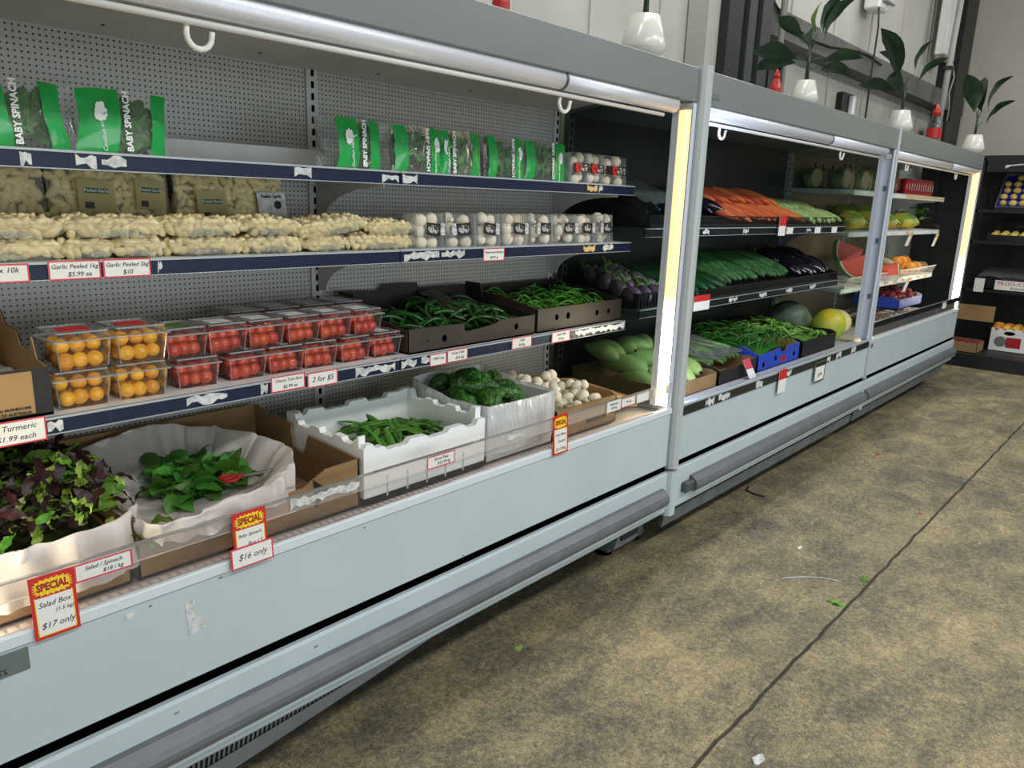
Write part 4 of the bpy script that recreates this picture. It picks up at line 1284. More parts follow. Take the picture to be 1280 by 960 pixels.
zg = 1.3425
for i, (a, b_) in enumerate(((0.36, 0.592), (0.597, 0.690), (0.694, 0.805), (0.812, 0.996), (1.000, 1.176), (1.180, 1.312), (1.318, 1.562))):
    garlic_pillow(a, b_, zg, .042, 60 + i, names[i] + ' peeled garlic bag of the lower layer, counted from the left')
for i, (a, b_, l0, l1) in enumerate(((0.37, 0.598, 0, 0), (0.602, 0.802, 0, 0), (0.806, 0.998, 0, 0), (1.003, 1.165, 0, 0), (1.168, 1.380, -.012, .016), (1.375, 1.560, 0, 0))):
    if i == 5:
        continue
    garlic_pillow(a, b_, zg + .043, .042, 80 + i, names[i] + ' peeled garlic bag of the upper layer, counted from the left', lift=(l0, l1))
garlic_pillow(1.382, 1.560, zg + .043, .036, 86, 'flattest peeled garlic bag, on top at the right end beside the mushrooms')


def garlic_sack(x0, x1, seed, label, cards):
    w_, h = x1 - x0, .212
    t = thing('garlic_sack', label, 'bag', ((x0 + x1) / 2, 2.03, 1.343), 0, rot=(-.16, 0, 0))
    r = random.Random(seed)
    nu = int(w_ / .021)
    for j in range(10):
        for i in range(nu):
            x = (i + .5 + (j % 2) * .5) / nu * (w_ - .01) - (w_ - .01) / 2 + r.uniform(-.004, .004)
            if abs(x) > w_ / 2 - .006:
                continue
            z = .012 + j * .0205 + r.uniform(-.003, .003)
            bul = .022 * math.sin(PI * (x / w_ + .5)) * math.sin(PI * min(.98, z / h))
            put('garlic_clove', ME['clove'], t, (x, .01 - bul + r.uniform(-.003, .003), z), (r.uniform(-.6, .6) + PI / 2, r.uniform(0, 6.28), r.uniform(-.4, .4)), r.uniform(1.05, 1.6))
    ob('inner_mass', sph(w_ * .49, .03, h * .52, 14, 10), 'clove', t, True, False, loc=(0, .034, h * .5), kind='stuff')
    ob('film', B().grid(lambda u, v: Vector(((u - .5) * w_, -.004 - .024 * math.sin(PI * u) * math.sin(PI * v) + .003 * nz(u * 7, v * 7, seed), v * h)), 12, 8), 'garlicfilm', t, True, False)
    for cx, cz, cw, chh, kind in cards:
        bul = -.034
        cd = ob('label_card', B().box(-cw / 2, cw / 2, -.0008, 0, -chh / 2, chh / 2), 'labelbrown' if kind == 0 else 'torn', t, False, False, loc=(cx, bul, cz), rot=(0, r.uniform(-.06, .06), 0))
        if kind == 0:
            ob('name_bar', B().box(-cw * .32, cw * .32, -.0016, -.0008, .005, .017), 'dkgreen', cd, False, False)
            put('lettering', text_mesh('Peeled Garlic', .0105, 'whiteink'), cd, (0, -.0018, .011), (PI / 2, 0, 0))
            ob('barcode', B().box(-cw * .34, -cw * .1, -.0016, -.0008, -chh * .42, -chh * .22), 'blk', cd, False, False)
        else:
            put('lettering', text_mesh('Peeled Garlic', .0125, 'ink', bold=.0003), cd, (0, -.0018, chh * .34), (PI / 2, 0, 0))
            ob('print_mark', B().prism([(cw * .2 + .012 * math.cos(a), .012 * math.sin(a)) for a in [k * PI / 8 for k in range(16)]], 'y', -.0016, -.0008), 'blk', cd, False, False)


garlic_sack(0.38, 0.655, 101, 'large peeled garlic sack standing at the back, cut by the picture edge', [])
garlic_sack(0.66, 0.948, 102, 'large peeled garlic sack standing at the back with two printed cards', [(-.045, .125, .085, .075, 0), (.085, .130, .075, .075, 0)])
garlic_sack(0.962, 1.290, 103, 'large peeled garlic sack at the back with a green-barred and a white label', [(-.075, .105, .085, .08, 0), (.105, .11, .09, .07, 1)])


# ------------------------------------------------------------------ cherry tomatoes
def clamshell(cx, y0, z0, w_, d, h, key, seed, label, tlabel, lidcol, fill=True, rz=0.0):
    t = thing('tomato_punnet', label, 'punnet', (cx, y0 + d / 2, z0), rz)
    r = random.Random(seed)
    b_ = B()
    hb, k = h * .78, .87
    base = [(-w_ / 2 * k, -d / 2 * k, 0.001), (w_ / 2 * k, -d / 2 * k, 0.001), (w_ / 2 * k, d / 2 * k, 0.001), (-w_ / 2 * k, d / 2 * k, 0.001)]
    top = [(-w_ / 2, -d / 2, hb), (w_ / 2, -d / 2, hb), (w_ / 2, d / 2, hb), (-w_ / 2, d / 2, hb)]
    b_.add(base + top, [(0, 1, 2, 3)] + [(i, (i + 1) % 4, 4 + (i + 1) % 4, 4 + i) for i in range(4)])
    ob('base', b_, 'clam', t, False, False)
    l = B()
    ti = [(-w_ / 2 * .93, -d / 2 * .93, h), (w_ / 2 * .93, -d / 2 * .93, h), (w_ / 2 * .93, d / 2 * .93, h), (-w_ / 2 * .93, d / 2 * .93, h)]
    tb = [(p[0], p[1], hb + .003) for p in top]
    l.add(tb + ti, [(4, 5, 6, 7)] + [(i, (i + 1) % 4, 4 + (i + 1) % 4, 4 + i) for i in range(4)])
    ob('lid', l, 'clam', t, False, False)
    rm = B()
    o_ = .006
    for z_ in (hb - .001, h - .002):
        kk = 1.0 if z_ < h - .01 else .93
        X, Y = w_ / 2 * kk, d / 2 * kk
        q = o_ if z_ < h - .01 else .0015
        rm.box(-X - q, X + q, -Y - q, -Y + .001, z_, z_ + .003).box(-X - q, X + q, Y - .001, Y + q, z_, z_ + .003).box(-X - q, -X + .001, -Y, Y, z_, z_ + .003).box(X - .001, X + q, -Y, Y, z_, z_ + .003)
    for sx in (-1, 1):
        rm.tube([(sx * w_ / 2 * k, -d / 2 * k, 0.002), (sx * w_ / 2, -d / 2, hb)], .0012, 4)
    ob('rim', rm, 'rim', t, False, False)
    ob('lid_label', B().box(-w_ * .3, w_ * .25, -d * .28, d * .2, h + .0004, h + .001), lidcol, t, False, False)
    if not fill:
        return
    n1, n2 = 3, 3
    for lay in range(2):
        for i in range(n1):
            for j in range(n2):
                if lay == 1 and j == 2:
                    continue
                kx = (w_ * (.86 if lay == 0 else .93) - .036) / 2
                ky = (d * .86 - .036) / 2
                p = Vector(((i - 1) * kx + r.uniform(-.0025, .0025), (j - 1) * ky + r.uniform(-.003, .003) - (.0 if lay == 0 else .0) + (ky * .45 if lay else 0), .0195 + lay * (h - .052) + r.uniform(-.002, .002)))
                p = Matrix.Rotation(rz, 3, 'Z') @ p
                put('cherry_tomato', ME[key], None, Vector(t.location) + p, (r.uniform(0, 6), r.uniform(0, 6), 0), r.uniform(.93, 1.08), tlabel, 'tomato', tlabel + ' group')


zs0 = 1.019
for nm, x, lay, rz in (('lower left', .606, 0, -.03), ('upper left', .612, 1, .02), ('lower right', .735, 0, -.05), ('upper right', .738, 1, 0)):
    clamshell(x, 1.772, zs0 + lay * .0845, .112, .125, .083, 'tomY', hash(nm) % 1000 if False else len(nm) * 7 + lay, nm + ' punnet of the four yellow cherry tomato punnets', 'yellow cherry tomato in the %s yellow punnet' % nm, 'red', rz=rz)
for i, x in enumerate((.875, 1.006, 1.121, 1.231, 1.348, 1.466)):
    clamshell(x, 1.785, zs0, .104, .12, .074, 'tomR', 200 + i, names[i] + ' red cherry tomato punnet of the bottom row from the left', 'red cherry tomato in the %s bottom-row punnet' % names[i], 'torn', rz=rnd.uniform(-.06, .06))
for i, x in enumerate((.850, .958, 1.066, 1.178, 1.286, 1.396)):
    clamshell(x, 1.79, zs0 + .0755, .102, .12, .074, 'tomR', 220 + i, names[i] + ' red cherry tomato punnet of the upper row from the left', 'red cherry tomato in the %s upper-row punnet' % names[i], ['saladg', 'torn', 'torn', 'torn', 'torn', 'torn'][i], rz=rnd.uniform(-.05, .05))
for i, x in enumerate((1.11, 1.225, 1.345, 1.455)):
    for lay in (0, 1):
        clamshell(x, 1.955, zs0 + lay * .0755, .104, .12, .074, 'tomR', 240 + i + lay * 8, ('upper ' if lay else 'lower ') + names[i] + ' punnet of the back row behind the red cherry tomatoes', 'red cherry tomato in the back row, %s punnet of the %s layer' % (names[i], 'upper' if lay else 'lower'), 'torn')


# ------------------------------------------------------------------ cartons on the lowest shelf
def carton(name, label, x0, x1, y0, y1, z0, hf, hb, hs, mo, mi_='cardin', th=.005, notch=None, cat='carton', holes=(), frontprof=None, sideprof=None, backprof=None, group=None, rz=0.0):
    """open carton: hf/hb/hs heights of front, back and sides, or own outlines"""
    cx, cy = (x0 + x1) / 2, (y0 + y1) / 2
    t = thing(name, label, cat, (cx, cy, z0), rz, group)
    X, Y = (x1 - x0) / 2, (y1 - y0) / 2
    ob('base', B().box(-X, X, -Y, Y, 0, th), mi_, t, False, False)

    def wall(nm, b_out, b_in):
        v = b_out
        v.mi = [0] * len(v.f)
        o2 = len(v.f)
        v.v += b_in.v and []
        off = len(b_out.v)
        v.add(b_in.v, b_in.f, 1)
        ob(nm, v, [mo, mi_], t, False, False)
    fp = frontprof or [(-X, 0), (X, 0), (X, hf), (-X, hf)]
    wall('front_wall', B().prism(fp, 'y', -Y, -Y + th / 2), B().prism(fp, 'y', -Y + th / 2, -Y + th))
    bp = backprof or [(-X, 0), (X, 0), (X, hb), (-X, hb)]
    wall('back_wall', B().prism(bp, 'y', Y - th / 2, Y), B().prism(bp, 'y', Y - th, Y - th / 2))
    sp = sideprof or [(-Y, 0), (Y, 0), (Y, hb), (Y - .03, hs), (-Y + .03, hs), (-Y, hf)]
    for sx in (-1, 1):
        a, m_, c_ = (-X, -X + th / 2, -X + th) if sx < 0 else (X, X - th / 2, X - th)
        wall('side_wall', B().prism(sp, 'x', a, m_), B().prism(sp, 'x', m_, c_))
    for hx, hz, hr in holes:
        ob('vent_hole', B().prism([(hx + hr * math.cos(a), hz + hr * 1.15 * math.sin(a)) for a in [k * PI / 8 for k in range(16)]], 'y', -Y - .0008, -Y + .0003), 'gap', t, False, False)
    return t


X = .165
t = carton('turmeric_carton', 'black carton with kraft inside at the left end of the lowest shelf', .240, .538, 1.765, 2.08, 1.0195, .103, .13, .12, 'cartonblk', 'kraft',
           sideprof=[(-.157, 0), (.157, 0), (.157, .19), (.12, .19), (.10, .16), (.02, .155), (.0, .125), (-.05, .12), (-.08, .155), (-.10, .11), (-.157, .103)])
ob('carton_label', B().box(.0, .115, -.1585, -.1572, .008, .098), 'kraft', t, False, False)
letter('NET 12 x 175g MUSHROOMS', .0078, 'ink', t, (.058, -.159, .022), bold=.0003)
letter('PRODUCT OF AUSTRALIA', .0085, 'ink', t, (.058, -.159, .012), bold=.0003)
ob('hand_hole', B().prism([(-.045 + .028 * math.cos(a), .055 + .017 * math.sin(a)) for a in [k * PI / 8 for k in range(16)]], 'y', -.1582, -.1571), 'gap', t, False, False)
ob('paper_liner', B().grid(lambda u, v: Vector((-.14 + .28 * u, -.14 + .28 * v, .06 + .02 * nz(u * 5, v * 5))), 10, 8), 'torn', t, True, False)
carton('chilli_carton', 'dark open carton of long green chillies on the lowest shelf', 1.532, 2.132, 1.765, 2.12, 1.0195, .078, .135, .13, 'cartonbrn', 'cartonblk', holes=((-.15, .035, .010), (.20, .038, .010)),
       frontprof=[(-.30, 0), (.30, 0), (.30, .07), (.12, .070), (.09, .058), (-.04, .046), (-.06, .050), (-.06, .074), (-.30, .078)],
       backprof=[(-.30, 0), (.30, 0), (.30, .15), (.05, .15), (.04, .17), (-.1, .17), (-.12, .15), (-.30, .16)],
       sideprof=[(-.177, 0), (.177, 0), (.177, .16), (.10, .16), (.08, .10), (-.10, .085), (-.13, .075), (-.177, .075)])
carton('thin_chilli_carton', 'dark open carton of thin green chillies beside the end glass', 2.150, 2.695, 1.765, 2.12, 1.0195, .088, .14, .1, 'cartonbrn', 'cartonblk', holes=((-.16, .05, .010), (-.09, .050, .011), (.10, .045, .010), (.18, .045, .009)),
       sideprof=[(-.177, 0), (.177, 0), (.177, .13), (.0, .12), (-.10, .10), (-.177, .088)])
ob('chilli_paper', B().grid(lambda u, v: Vector((1.86 + .24 * u, 1.90 + .19 * v, 1.105 + .05 * v + .02 * math.sin(u * 5) - .05 * u + .012 * nz(u * 7, v * 7))), 14, 8), 'cartonbrn', smooth=True,
   label='brown crumpled paper lying on the long green chillies', cat='paper')
pile('green_chilli', ['chi0', 'chi1', 'chi2'], 95, (1.545, 2.12, 1.775, 2.10), lambda x, y: 1.045 + .055 * (y - 1.775) / .33 + .01 * math.sin(PI * (x - 1.545) / .575), (.125, .015, .013),
     'long green chilli heaped in the dark carton', 'chilli', 'long green chillies', seed=11, tilt=.12, under=('chilli_heap', 1.024, 'chili', 'lower layer of long green chillies in the dark carton'))
pile('thin_chilli', ['thin0', 'thin1', 'thin2'], 150, (2.165, 2.68, 1.775, 2.10), lambda x, y: 1.062 + .06 * (y - 1.775) / .33, (.085, .009, .008),
     'thin green chilli heaped in the carton beside the end glass', 'chilli', 'thin green chillies', seed=12, tilt=.3, under=('thin_chilli_heap', 1.024, 'bean', 'lower layer of thin green chillies in the dark carton'))


# ------------------------------------------------------------------ the bottom deck of the nearest case
ZD = 0.662


def liner(name, label, ring, mats, zlow_out, zlow_in, parent=None, n=64, seed=1, crumple=.012, shrink=.72, outk=1.02, cat='plastic bag', hang=None):
    """bag: outer skirt up to the rim ring and back down inside; ring(a) -> point on the rim"""
    c = Vector((0, 0, 0))
    P_ = [Vector(ring(i / n)) for i in range(n)]
    for p in P_:
        c += p / n
    rows = []
    mi_ = (1 + shrink) / 2
    prof = [(outk, 'o', 0.0), (outk, 'o', .35), (outk * .995, 'o', .7), (1.0, 'r', 0), (.965, 'i', .05), (mi_ + .05, 'i', .30), (mi_ - .06, 'i', .68), (shrink, 'i', 1.0)]
    vs = []
    for k, (sc, kd, f) in enumerate(prof):
        for i in range(n):
            p = P_[i]
            q = Vector((c.x + (p.x - c.x) * sc, c.y + (p.y - c.y) * sc, p.z))
            zl = zlow_out if hang is None else hang(i / n)
            if kd == 'o':
                q.z = zl + (p.z - zl) * f
            elif kd == 'i':
                q.z = p.z + (zlow_in - p.z) * f
            am = crumple * (1.0 if kd != 'r' else .6)
            q += Vector((nz(i * .55, k * .8, seed), nz(i * .55, k * .8, seed + 9), nz(i * .4, k * .9, seed + 5) * .8)) * am
            q += (Vector((p.x - c.x, p.y - c.y, 0)).normalized() * crumple * 1.5 * nz(i * .62, seed * 2.3, k * .25) if kd != 'r' else Vector((0, 0, 0)))
            vs.append(q)
    m_ = len(prof)
    fs = [(k * n + i, k * n + (i + 1) % n, (k + 1) * n + (i + 1) % n, (k + 1) * n + i) for k in range(m_ - 1) for i in range(n)]
    fs.append(tuple((m_ - 1) * n + i for i in range(n)))
    b_ = B().add(vs, fs)
    o = ob(name, b_, mats, parent, True, parent is None, label=label if parent is None else None, cat=cat if parent is None else None)
    md = o.modifiers.new('sub', 'SUBSURF')
    md.levels = md.render_levels = 1
    return o


def rect_ring(x0, x1, y0, y1, z, amp=.012, rr=.15, seed=0, zf=None):
    def f(a):
        t = a * 4
        k = int(t) % 4
        u = t - int(t)
        pts = [(x0, y0), (x1, y0), (x1, y1), (x0, y1)]
        p, q = pts[k], pts[(k + 1) % 4]
        x, y = p[0] + (q[0] - p[0]) * u, p[1] + (q[1] - p[1]) * u
        cx, cy = (x0 + x1) / 2, (y0 + y1) / 2
        ca = abs(u - .5) * 2
        s_ = 1 - rr * ca ** 4 * .5
        x, y = cx + (x - cx) * s_, cy + (y - cy) * s_
        zz = (zf(x, y) if zf else z) + amp * nz(a * 14, seed) + amp * .5 * nz(a * 40, seed)
        return (x, y, zz)
    return f


# salad
carton('salad_carton', 'brown carton under the mixed salad bag at the left edge', .240, .604, 1.60, 2.13, ZD, .095, .11, .1, 'card')
liner('salad_bag', 'pinkish white plastic bag holding the mixed salad leaves', rect_ring(.228, .652, 1.565, 2.135, .805, .014, .3, 3, lambda x, y: .828 + .012 * (y - 1.57) / .55), 'liner', .70, .730, seed=3, crumple=.017, shrink=.86, outk=1.0, n=90)
sal = lambda x, y: .785 + .050 * math.sin(PI * min(1, max(0, (x - .02) / .66))) ** .6 * math.sin(PI * min(1, max(0, (y - 1.54) / .66))) ** .6
pile(dict(sg='salad_leaf', sl='frilly_leaf', sp='purple_leaf'), ['sg0', 'sg1', 'sg2', 'sl0', 'sl1', 'sl2', 'sp0', 'sp1', 'sp2', 'sp0', 'sp1', 'sp2', 'sp0'], 560, (.245, .632, 1.60, 2.10), sal, (.065, .03, .012),
     dict(sg='broad mid green salad leaf in the pinkish bag', sl='frilly pale green salad leaf in the pinkish bag', sp='dark purple salad leaf in the pinkish bag'), 'leaf', dict(sg='green salad leaves', sl='frilly salad leaves', sp='purple salad leaves'), seed=21, tilt=.4, roll=.9, sc=(.38, .68), inset=.1,
     under=('salad_heap', .72, 'saladheap', 'lower layer of mixed salad leaves in the pinkish bag', 0.055))
for k, (x, y, z, r_) in enumerate(((.655, 1.60, .79, .5), (.64, 1.57, .775, 2.2), (.635, 1.545, .765, 1.2))):
    put('salad_leaf', ME['sg%d' % k], None, (x, y, z), (.4, .3, r_), .8, ['stray salad leaf fallen between the salad and spinach bags', 'long stray salad leaf lying over the bag edge', 'lowest stray salad leaf behind the guard'][k], 'leaf')
# baby spinach
t = carton('spinach_carton', 'large brown carton holding the baby spinach bag', .618, 1.212, 1.60, 2.125, ZD, .135, .185, .17, 'card', holes=(), frontprof=[(-.297, 0), (.297, 0), (.297, .138), (.19, .134), (.12, .10), (-.297, .085)],
           sideprof=[(-.2625, 0), (.2625, 0), (.2625, .185), (.06, .165), (.05, .10), (-.005, .085), (-.03, .15), (-.2625, .138)])
ob('black_print', B().prism([(.15, .115), (.155, .035), (.195, .078)], 'y', -.2635, -.2624), 'blk', t, False, False)
ob('corner_crease', B().box(-.297, .297, -.2632, -.2626, .112, .113), 'cardin', t, False, False)


def spin_ring(a):
    pts = [(.640, 1.520, .812), (.72, 1.500, .822), (.83, 1.520, .828), (.94, 1.550, .832), (1.02, 1.61, .836), (1.085, 1.74, .835), (1.085, 1.90, .830), (1.03, 2.03, .835), (.95, 2.06, .850), (.87, 2.085, .862), (.76, 2.085, .845), (.66, 2.07, .83), (.628, 1.93, .815), (.622, 1.75, .812), (.620, 1.60, .808)]
    n = len(pts)
    t_ = a * n
    k, u = int(t_) % n, t_ - int(t_)
    u = u * u * (3 - 2 * u)
    p, q = pts[k], pts[(k + 1) % n]
    return tuple(p[i] + (q[i] - p[i]) * u for i in range(3))


liner('spinach_liner', 'white plastic bag folded open in the large brown carton', spin_ring, 'liner', .735, .715, seed=8, crumple=.022, shrink=.56, outk=.985, n=110,
      hang=lambda a: .762 if a < .30 or a > .93 else .79)
pile('spinach_leaf', ['spin0', 'spin1', 'spin2'], 110, (.775, 1.045, 1.775, 2.01), lambda x, y: .718 + .02 * math.sin(PI * min(1, max(0, (x - .74) / .33))) + .028 * (y - 1.75) / .27, (.06, .035, .006),
     'loose baby spinach leaf in the white bag', 'leaf', 'loose baby spinach leaves', seed=23, tilt=.3, roll=.5, under=('spinach_heap', .69, 'spin', 'lower layer of loose baby spinach in the white bag'))
sc_ = thing('scissors', 'red handled scissors lying on the spinach in the white bag', 'scissors', (.945, 1.715, .790), -0.18)
sc_.scale = (.8, .8, .8)
for s_ in (-1, 1):
    ring_ = [(-.055 + .022 * math.cos(a), s_ * .017 + .014 * math.sin(a), 0) for a in [k * PI / 6 for k in range(13)]]
    ob('handle', B().tube(ring_, .0055, 6, cap=False).tube([(-.035, s_ * .012, 0), (-.01, s_ * .003, 0)], .005, 6), 'sauce', sc_, True, False)
    ob('blade', B().prism([(-.012, s_ * .006), (.09, s_ * .0105), (.10, s_ * .002), (-.012, -s_ * .005)], 'z', .001 * s_, .001 * s_ + .0015), 'canlid', sc_, False, False)
# snow peas in the foam box
fb_ = thing('foam_box', 'white foam box of snow peas with a wavy rim', 'foam box', (1.458, 1.775, ZD))


def wavy(a, b_, h, seed):
    r = random.Random(seed)
    n = 46
    top = []
    for i in range(n + 1):
        u = i / n
        st = .012 * (1 if math.sin(u * 19 + seed) > .2 else 0) + .016 * (1 if u < .07 or u > .93 else 0)
        top.append((b_ + (a - b_) * u, h - .012 + st + r.uniform(-.0015, .0015)))
    return [(a, 0), (b_, 0)] + top


W2, D2, H2, T2 = .238, .185, .178, .022
ob('base', B().box(-W2, W2, -D2, D2, 0, .02), 'foam', fb_, False, False)
ob('front_wall', B().prism(wavy(-W2, W2, H2 - .02, 3), 'y', -D2, -D2 + T2), 'foam', fb_, False, False)
ob('back_wall', B().prism(wavy(-W2, W2, H2 + .012, 5), 'y', D2 - T2, D2), 'foam', fb_, False, False)
ob('side_wall', B().prism(wavy(-D2 + T2, D2 - T2, H2, 7), 'x', -W2, -W2 + T2), 'foam', fb_, False, False)
ob('side_wall', B().prism(wavy(-D2 + T2, D2 - T2, H2, 8), 'x', W2 - T2, W2), 'foam', fb_, False, False)
for i in range(5):
    ob('rib_groove', B().box(-.16 + i * .075, -.154 + i * .075, -D2 - .0006, -D2 + .0003, .01, .07), 'torn', fb_, False, False)
pile('snow_pea', ['pea0', 'pea1', 'pea2'], 95, (1.25, 1.665, 1.615, 1.93), lambda x, y: .738 + .045 * math.sin(PI * (x - 1.23) / .46) * math.sin(PI * min(1, (y - 1.58) / .4)), (.095, .022, .009),
     'flat green snow pea heaped in the foam box', 'snow pea', 'snow peas', seed=31, tilt=.25, roll=.6, sc=(1.05, 1.35), under=('snow_pea_heap', .685, 'pea', 'lower layer of snow peas in the foam box'))
# bitter gourds
t = carton('gourd_carton', 'white carton lined with a clear bag holding bitter gourds', 1.712, 2.056, 1.60, 1.955, ZD, .185, .19, .185, 'cartonwhite', 'cartonwhite')
liner('gourd_liner', 'clear crinkled bag draped over the gourd carton', rect_ring(1.702, 2.066, 1.588, 1.965, .862, .006, .08, 5, lambda x, y: .857 + .035 * max(0, (y - 1.75) / .2)), 'linerclear', .69, .775, seed=12, crumple=.006, shrink=.9, outk=1.012)
pile('bitter_gourd', ['bitter'], 34, (1.73, 2.04, 1.625, 1.935), lambda x, y: .80 + .02 * (y - 1.6) / .35 + .01 * math.sin(9 * x), (.14, .055, .050),
     'knobbly dark green bitter gourd in the lined carton', 'bitter gourd', 'bitter gourds', seed=34, tilt=.12, roll=2, inset=.36, sc=(.68, .9), under=('gourd_heap', .70, 'bitter', 'lower layer of bitter gourds in the lined carton'))
# mushrooms
t = carton('mushroom_carton', 'brown carton of loose button mushrooms with a serrated front', 2.075, 2.452, 1.60, 1.975, ZD, .108, .125, .12, 'card', 'card',
           frontprof=[(-.1885, 0), (.1885, 0)] + [(.1885 - i * .377 / 40, .105 + (.005 if i % 2 else 0)) for i in range(41)])
letter('MUSHROOM', .022, 'ink', t, (.06, -.1882, .035), bold=.0003)
ob('vent_hole', B().prism([(.16 + .009 * math.cos(a), .045 + .009 * math.sin(a)) for a in [k * PI / 8 for k in range(16)]], 'y', -.1886, -.1872), 'gap', t, False, False)
pile('button_mushroom', ['mush'], 85, (2.09, 2.44, 1.615, 1.955), lambda x, y: .715 + .045 * math.sin(PI * min(1, max(0, (x - 2.06) / .36))) * math.sin(PI * min(1, (y - 1.58) / .4)), (.042, .04, .036),
     'loose white button mushroom in the brown carton', 'mushroom', 'loose button mushrooms', seed=36, tilt=.9, roll=.9, under=('mushroom_heap', .69, 'mush', 'lower layer of loose button mushrooms'))
for k, (x, y, z, rx, rz_) in enumerate(((2.575, 1.79, .705, .10, .10), (2.57, 1.765, .735, .16, .28))):
    ob('paper_bag', B().box(-.095, .095, -.16, .16, 0, .003).box(-.093, .093, -.158, .158, .003, .006).box(-.095, .095, -.16, -.12, .006, .0075), 'kraft', loc=(x, y, z), rot=(rx, .18, rz_), world=False,
       label=['flat brown paper bag lying lowest beside the mushroom carton', 'flat brown paper bag lying on top beside the mushroom carton'][k], cat='paper bag')
# ------------------------------------------------------------------ middle case
rr_ = random.Random(55)
# eggplants in the black crate behind the end glass
ct = thing('black_crate', 'black slatted crate of round striped eggplants behind the end glass', 'crate', (2.96, 1.93, 1.053))
ob('crate_base', B().box(-.155, .155, -.17, .17, 0, .006), 'crate', ct, False, False)
for a in range(12):
    ob('crate_slat', B().box(-.15 + a * .026, -.14 + a * .026, -.175, -.168, 0.006, .06), 'crate', ct, False, False)
ob('crate_rim', B().box(-.155, .155, -.178, -.165, .06, .068).box(-.155, -.148, -.17, .17, .0, .068).box(.148, .155, -.17, .17, .0, .068), 'crate', ct, False, False)
for j in range(4):
    for i in range(4):
        put('striped_eggplant', ME['eggp'], None, (2.84 + i * .078 + rr_.uniform(-.01, .01), 1.80 + j * .08 + rr_.uniform(-.01, .01), 1.11 + j * .022), (-.9 + rr_.uniform(-.5, .5), rr_.uniform(-.5, .5), rr_.uniform(-.6, .6)), rr_.uniform(.85, 1.0),
            'round purple striped eggplant in the crate behind the end glass', 'eggplant', 'round striped eggplants')


def tray(name, label, x0, x1, y0, z, d, rise, cat='tray', hh=.05):
    t_ = thing(name, label, cat, ((x0 + x1) / 2, y0, z))
    X = (x1 - x0) / 2
    ob('tray_base', B().prism([(0, .0), (d, rise), (d, rise + .006), (0, .006)], 'x', -X, X), 'crate', t_, False, False)
    fr = B().box(-X, X, -.004, .004, hh - .005, hh)
    for i in range(int(2 * X / .012)):
        x_ = -X + i * .012
        fr.add([(x_, -.002, .002), (x_ + .003, -.002, .002), (x_ + .015, -.002, hh), (x_ + .012, -.002, hh)], [(0, 1, 2, 3)])
        fr.add([(x_ + .012, .0, .002), (x_ + .015, .0, .002), (x_ + .003, 0, hh), (x_, 0, hh)], [(0, 1, 2, 3)])
    fr.box(-X, X, -.004, .004, 0, .012)
    ob('mesh_front', fr, 'crate', t_, False, False)
    for sx in (-X, X - .004):
        ob('tray_side', B().prism([(0, 0), (d, rise), (d, rise + .05), (0, hh)], 'x', sx, sx + .004), 'crate', t_, False, False)
    return t_


tray('mesh_tray', 'black mesh fronted tray of carrots on the upper shelf of the middle case', 2.82, 5.15, 1.735, 1.400, .36, .10)
tray('mesh_tray', 'black mesh fronted tray of cucumbers on the lower shelf of the middle case', 3.12, 5.16, 1.735, 1.056, .36, .09)


def lay(name, key, xs_, y0, y1, z0, z1, label, cat, group, rows=2, yaw=PI / 2, jit=.12, seed=3, L=.22, flip=False, sc=1.0):
    r = random.Random(seed)
    for q in range(rows):
        f = (q + .5) / rows
        for i, x in enumerate(xs_):
            y = y0 + (y1 - y0) * f
            z = z0 + (z1 - z0) * f + r.uniform(-.003, .008)
            put(name, ME[key], None, (x + r.uniform(-.006, .006), y + r.uniform(-.012, .012), z), (r.uniform(-.5, .5), -math.atan2(z1 - z0, y1 - y0) * (-1 if flip else 1) + r.gauss(0, .04), (yaw + PI if flip else yaw) + r.gauss(0, jit)), sc * r.uniform(.92, 1.06), label, cat, group)


fr_ = lambda a, b_, n: [a + (b_ - a) * i / (n - 1) for i in range(n)]
lay('eggplant', 'egg', fr_(2.9, 3.60, 8), 1.78, 2.02, 1.45, 1.53, 'glossy black eggplant left of the carrots', 'eggplant', 'eggplants left of the carrots', 1, seed=4, sc=1.0, flip=True)
lay('carrot', 'car', fr_(3.62, 4.50, 22), 1.75, 2.10, 1.436, 1.545, 'orange carrot in the mesh tray', 'carrot', 'carrots in the mesh tray', 2, seed=5, flip=True, sc=1.05)
lay('carrot', 'car', fr_(3.66, 4.42, 15), 1.88, 2.10, 1.515, 1.585, 'orange carrot in the top layer of the mesh tray', 'carrot', 'carrots on the top layer', 1, seed=6, flip=True, sc=1.05)
lay('husked_cob', 'corn', fr_(4.52, 5.10, 11), 1.76, 2.10, 1.438, 1.535, 'pale green husked cob right of the carrots', 'corn cob', 'pale green husked cobs', 2, seed=7, jit=.1)
lay('zucchini', 'zuc', fr_(3.15, 3.62, 8), 1.76, 2.08, 1.10, 1.19, 'dark smooth zucchini at the left of the lower mesh tray', 'zucchini', 'zucchini', 2, seed=8)
lay('bumpy_cucumber', 'luf', fr_(3.66, 4.55, 17), 1.80, 2.06, 1.115, 1.195, 'long bumpy green cucumber in the lower mesh tray', 'cucumber', 'bumpy cucumbers', 1, seed=9)
lay('bumpy_cucumber', 'luf', fr_(3.72, 4.45, 11), 1.90, 2.10, 1.165, 1.225, 'long bumpy green cucumber in the top layer of the lower tray', 'cucumber', 'bumpy cucumbers on top', 1, seed=10)
lay('eggplant', 'egg', fr_(4.64, 5.08, 7), 1.80, 2.06, 1.12, 1.22, 'long black eggplant right of the bumpy cucumbers', 'eggplant', 'long eggplants in the lower tray', 2, seed=12, flip=True)

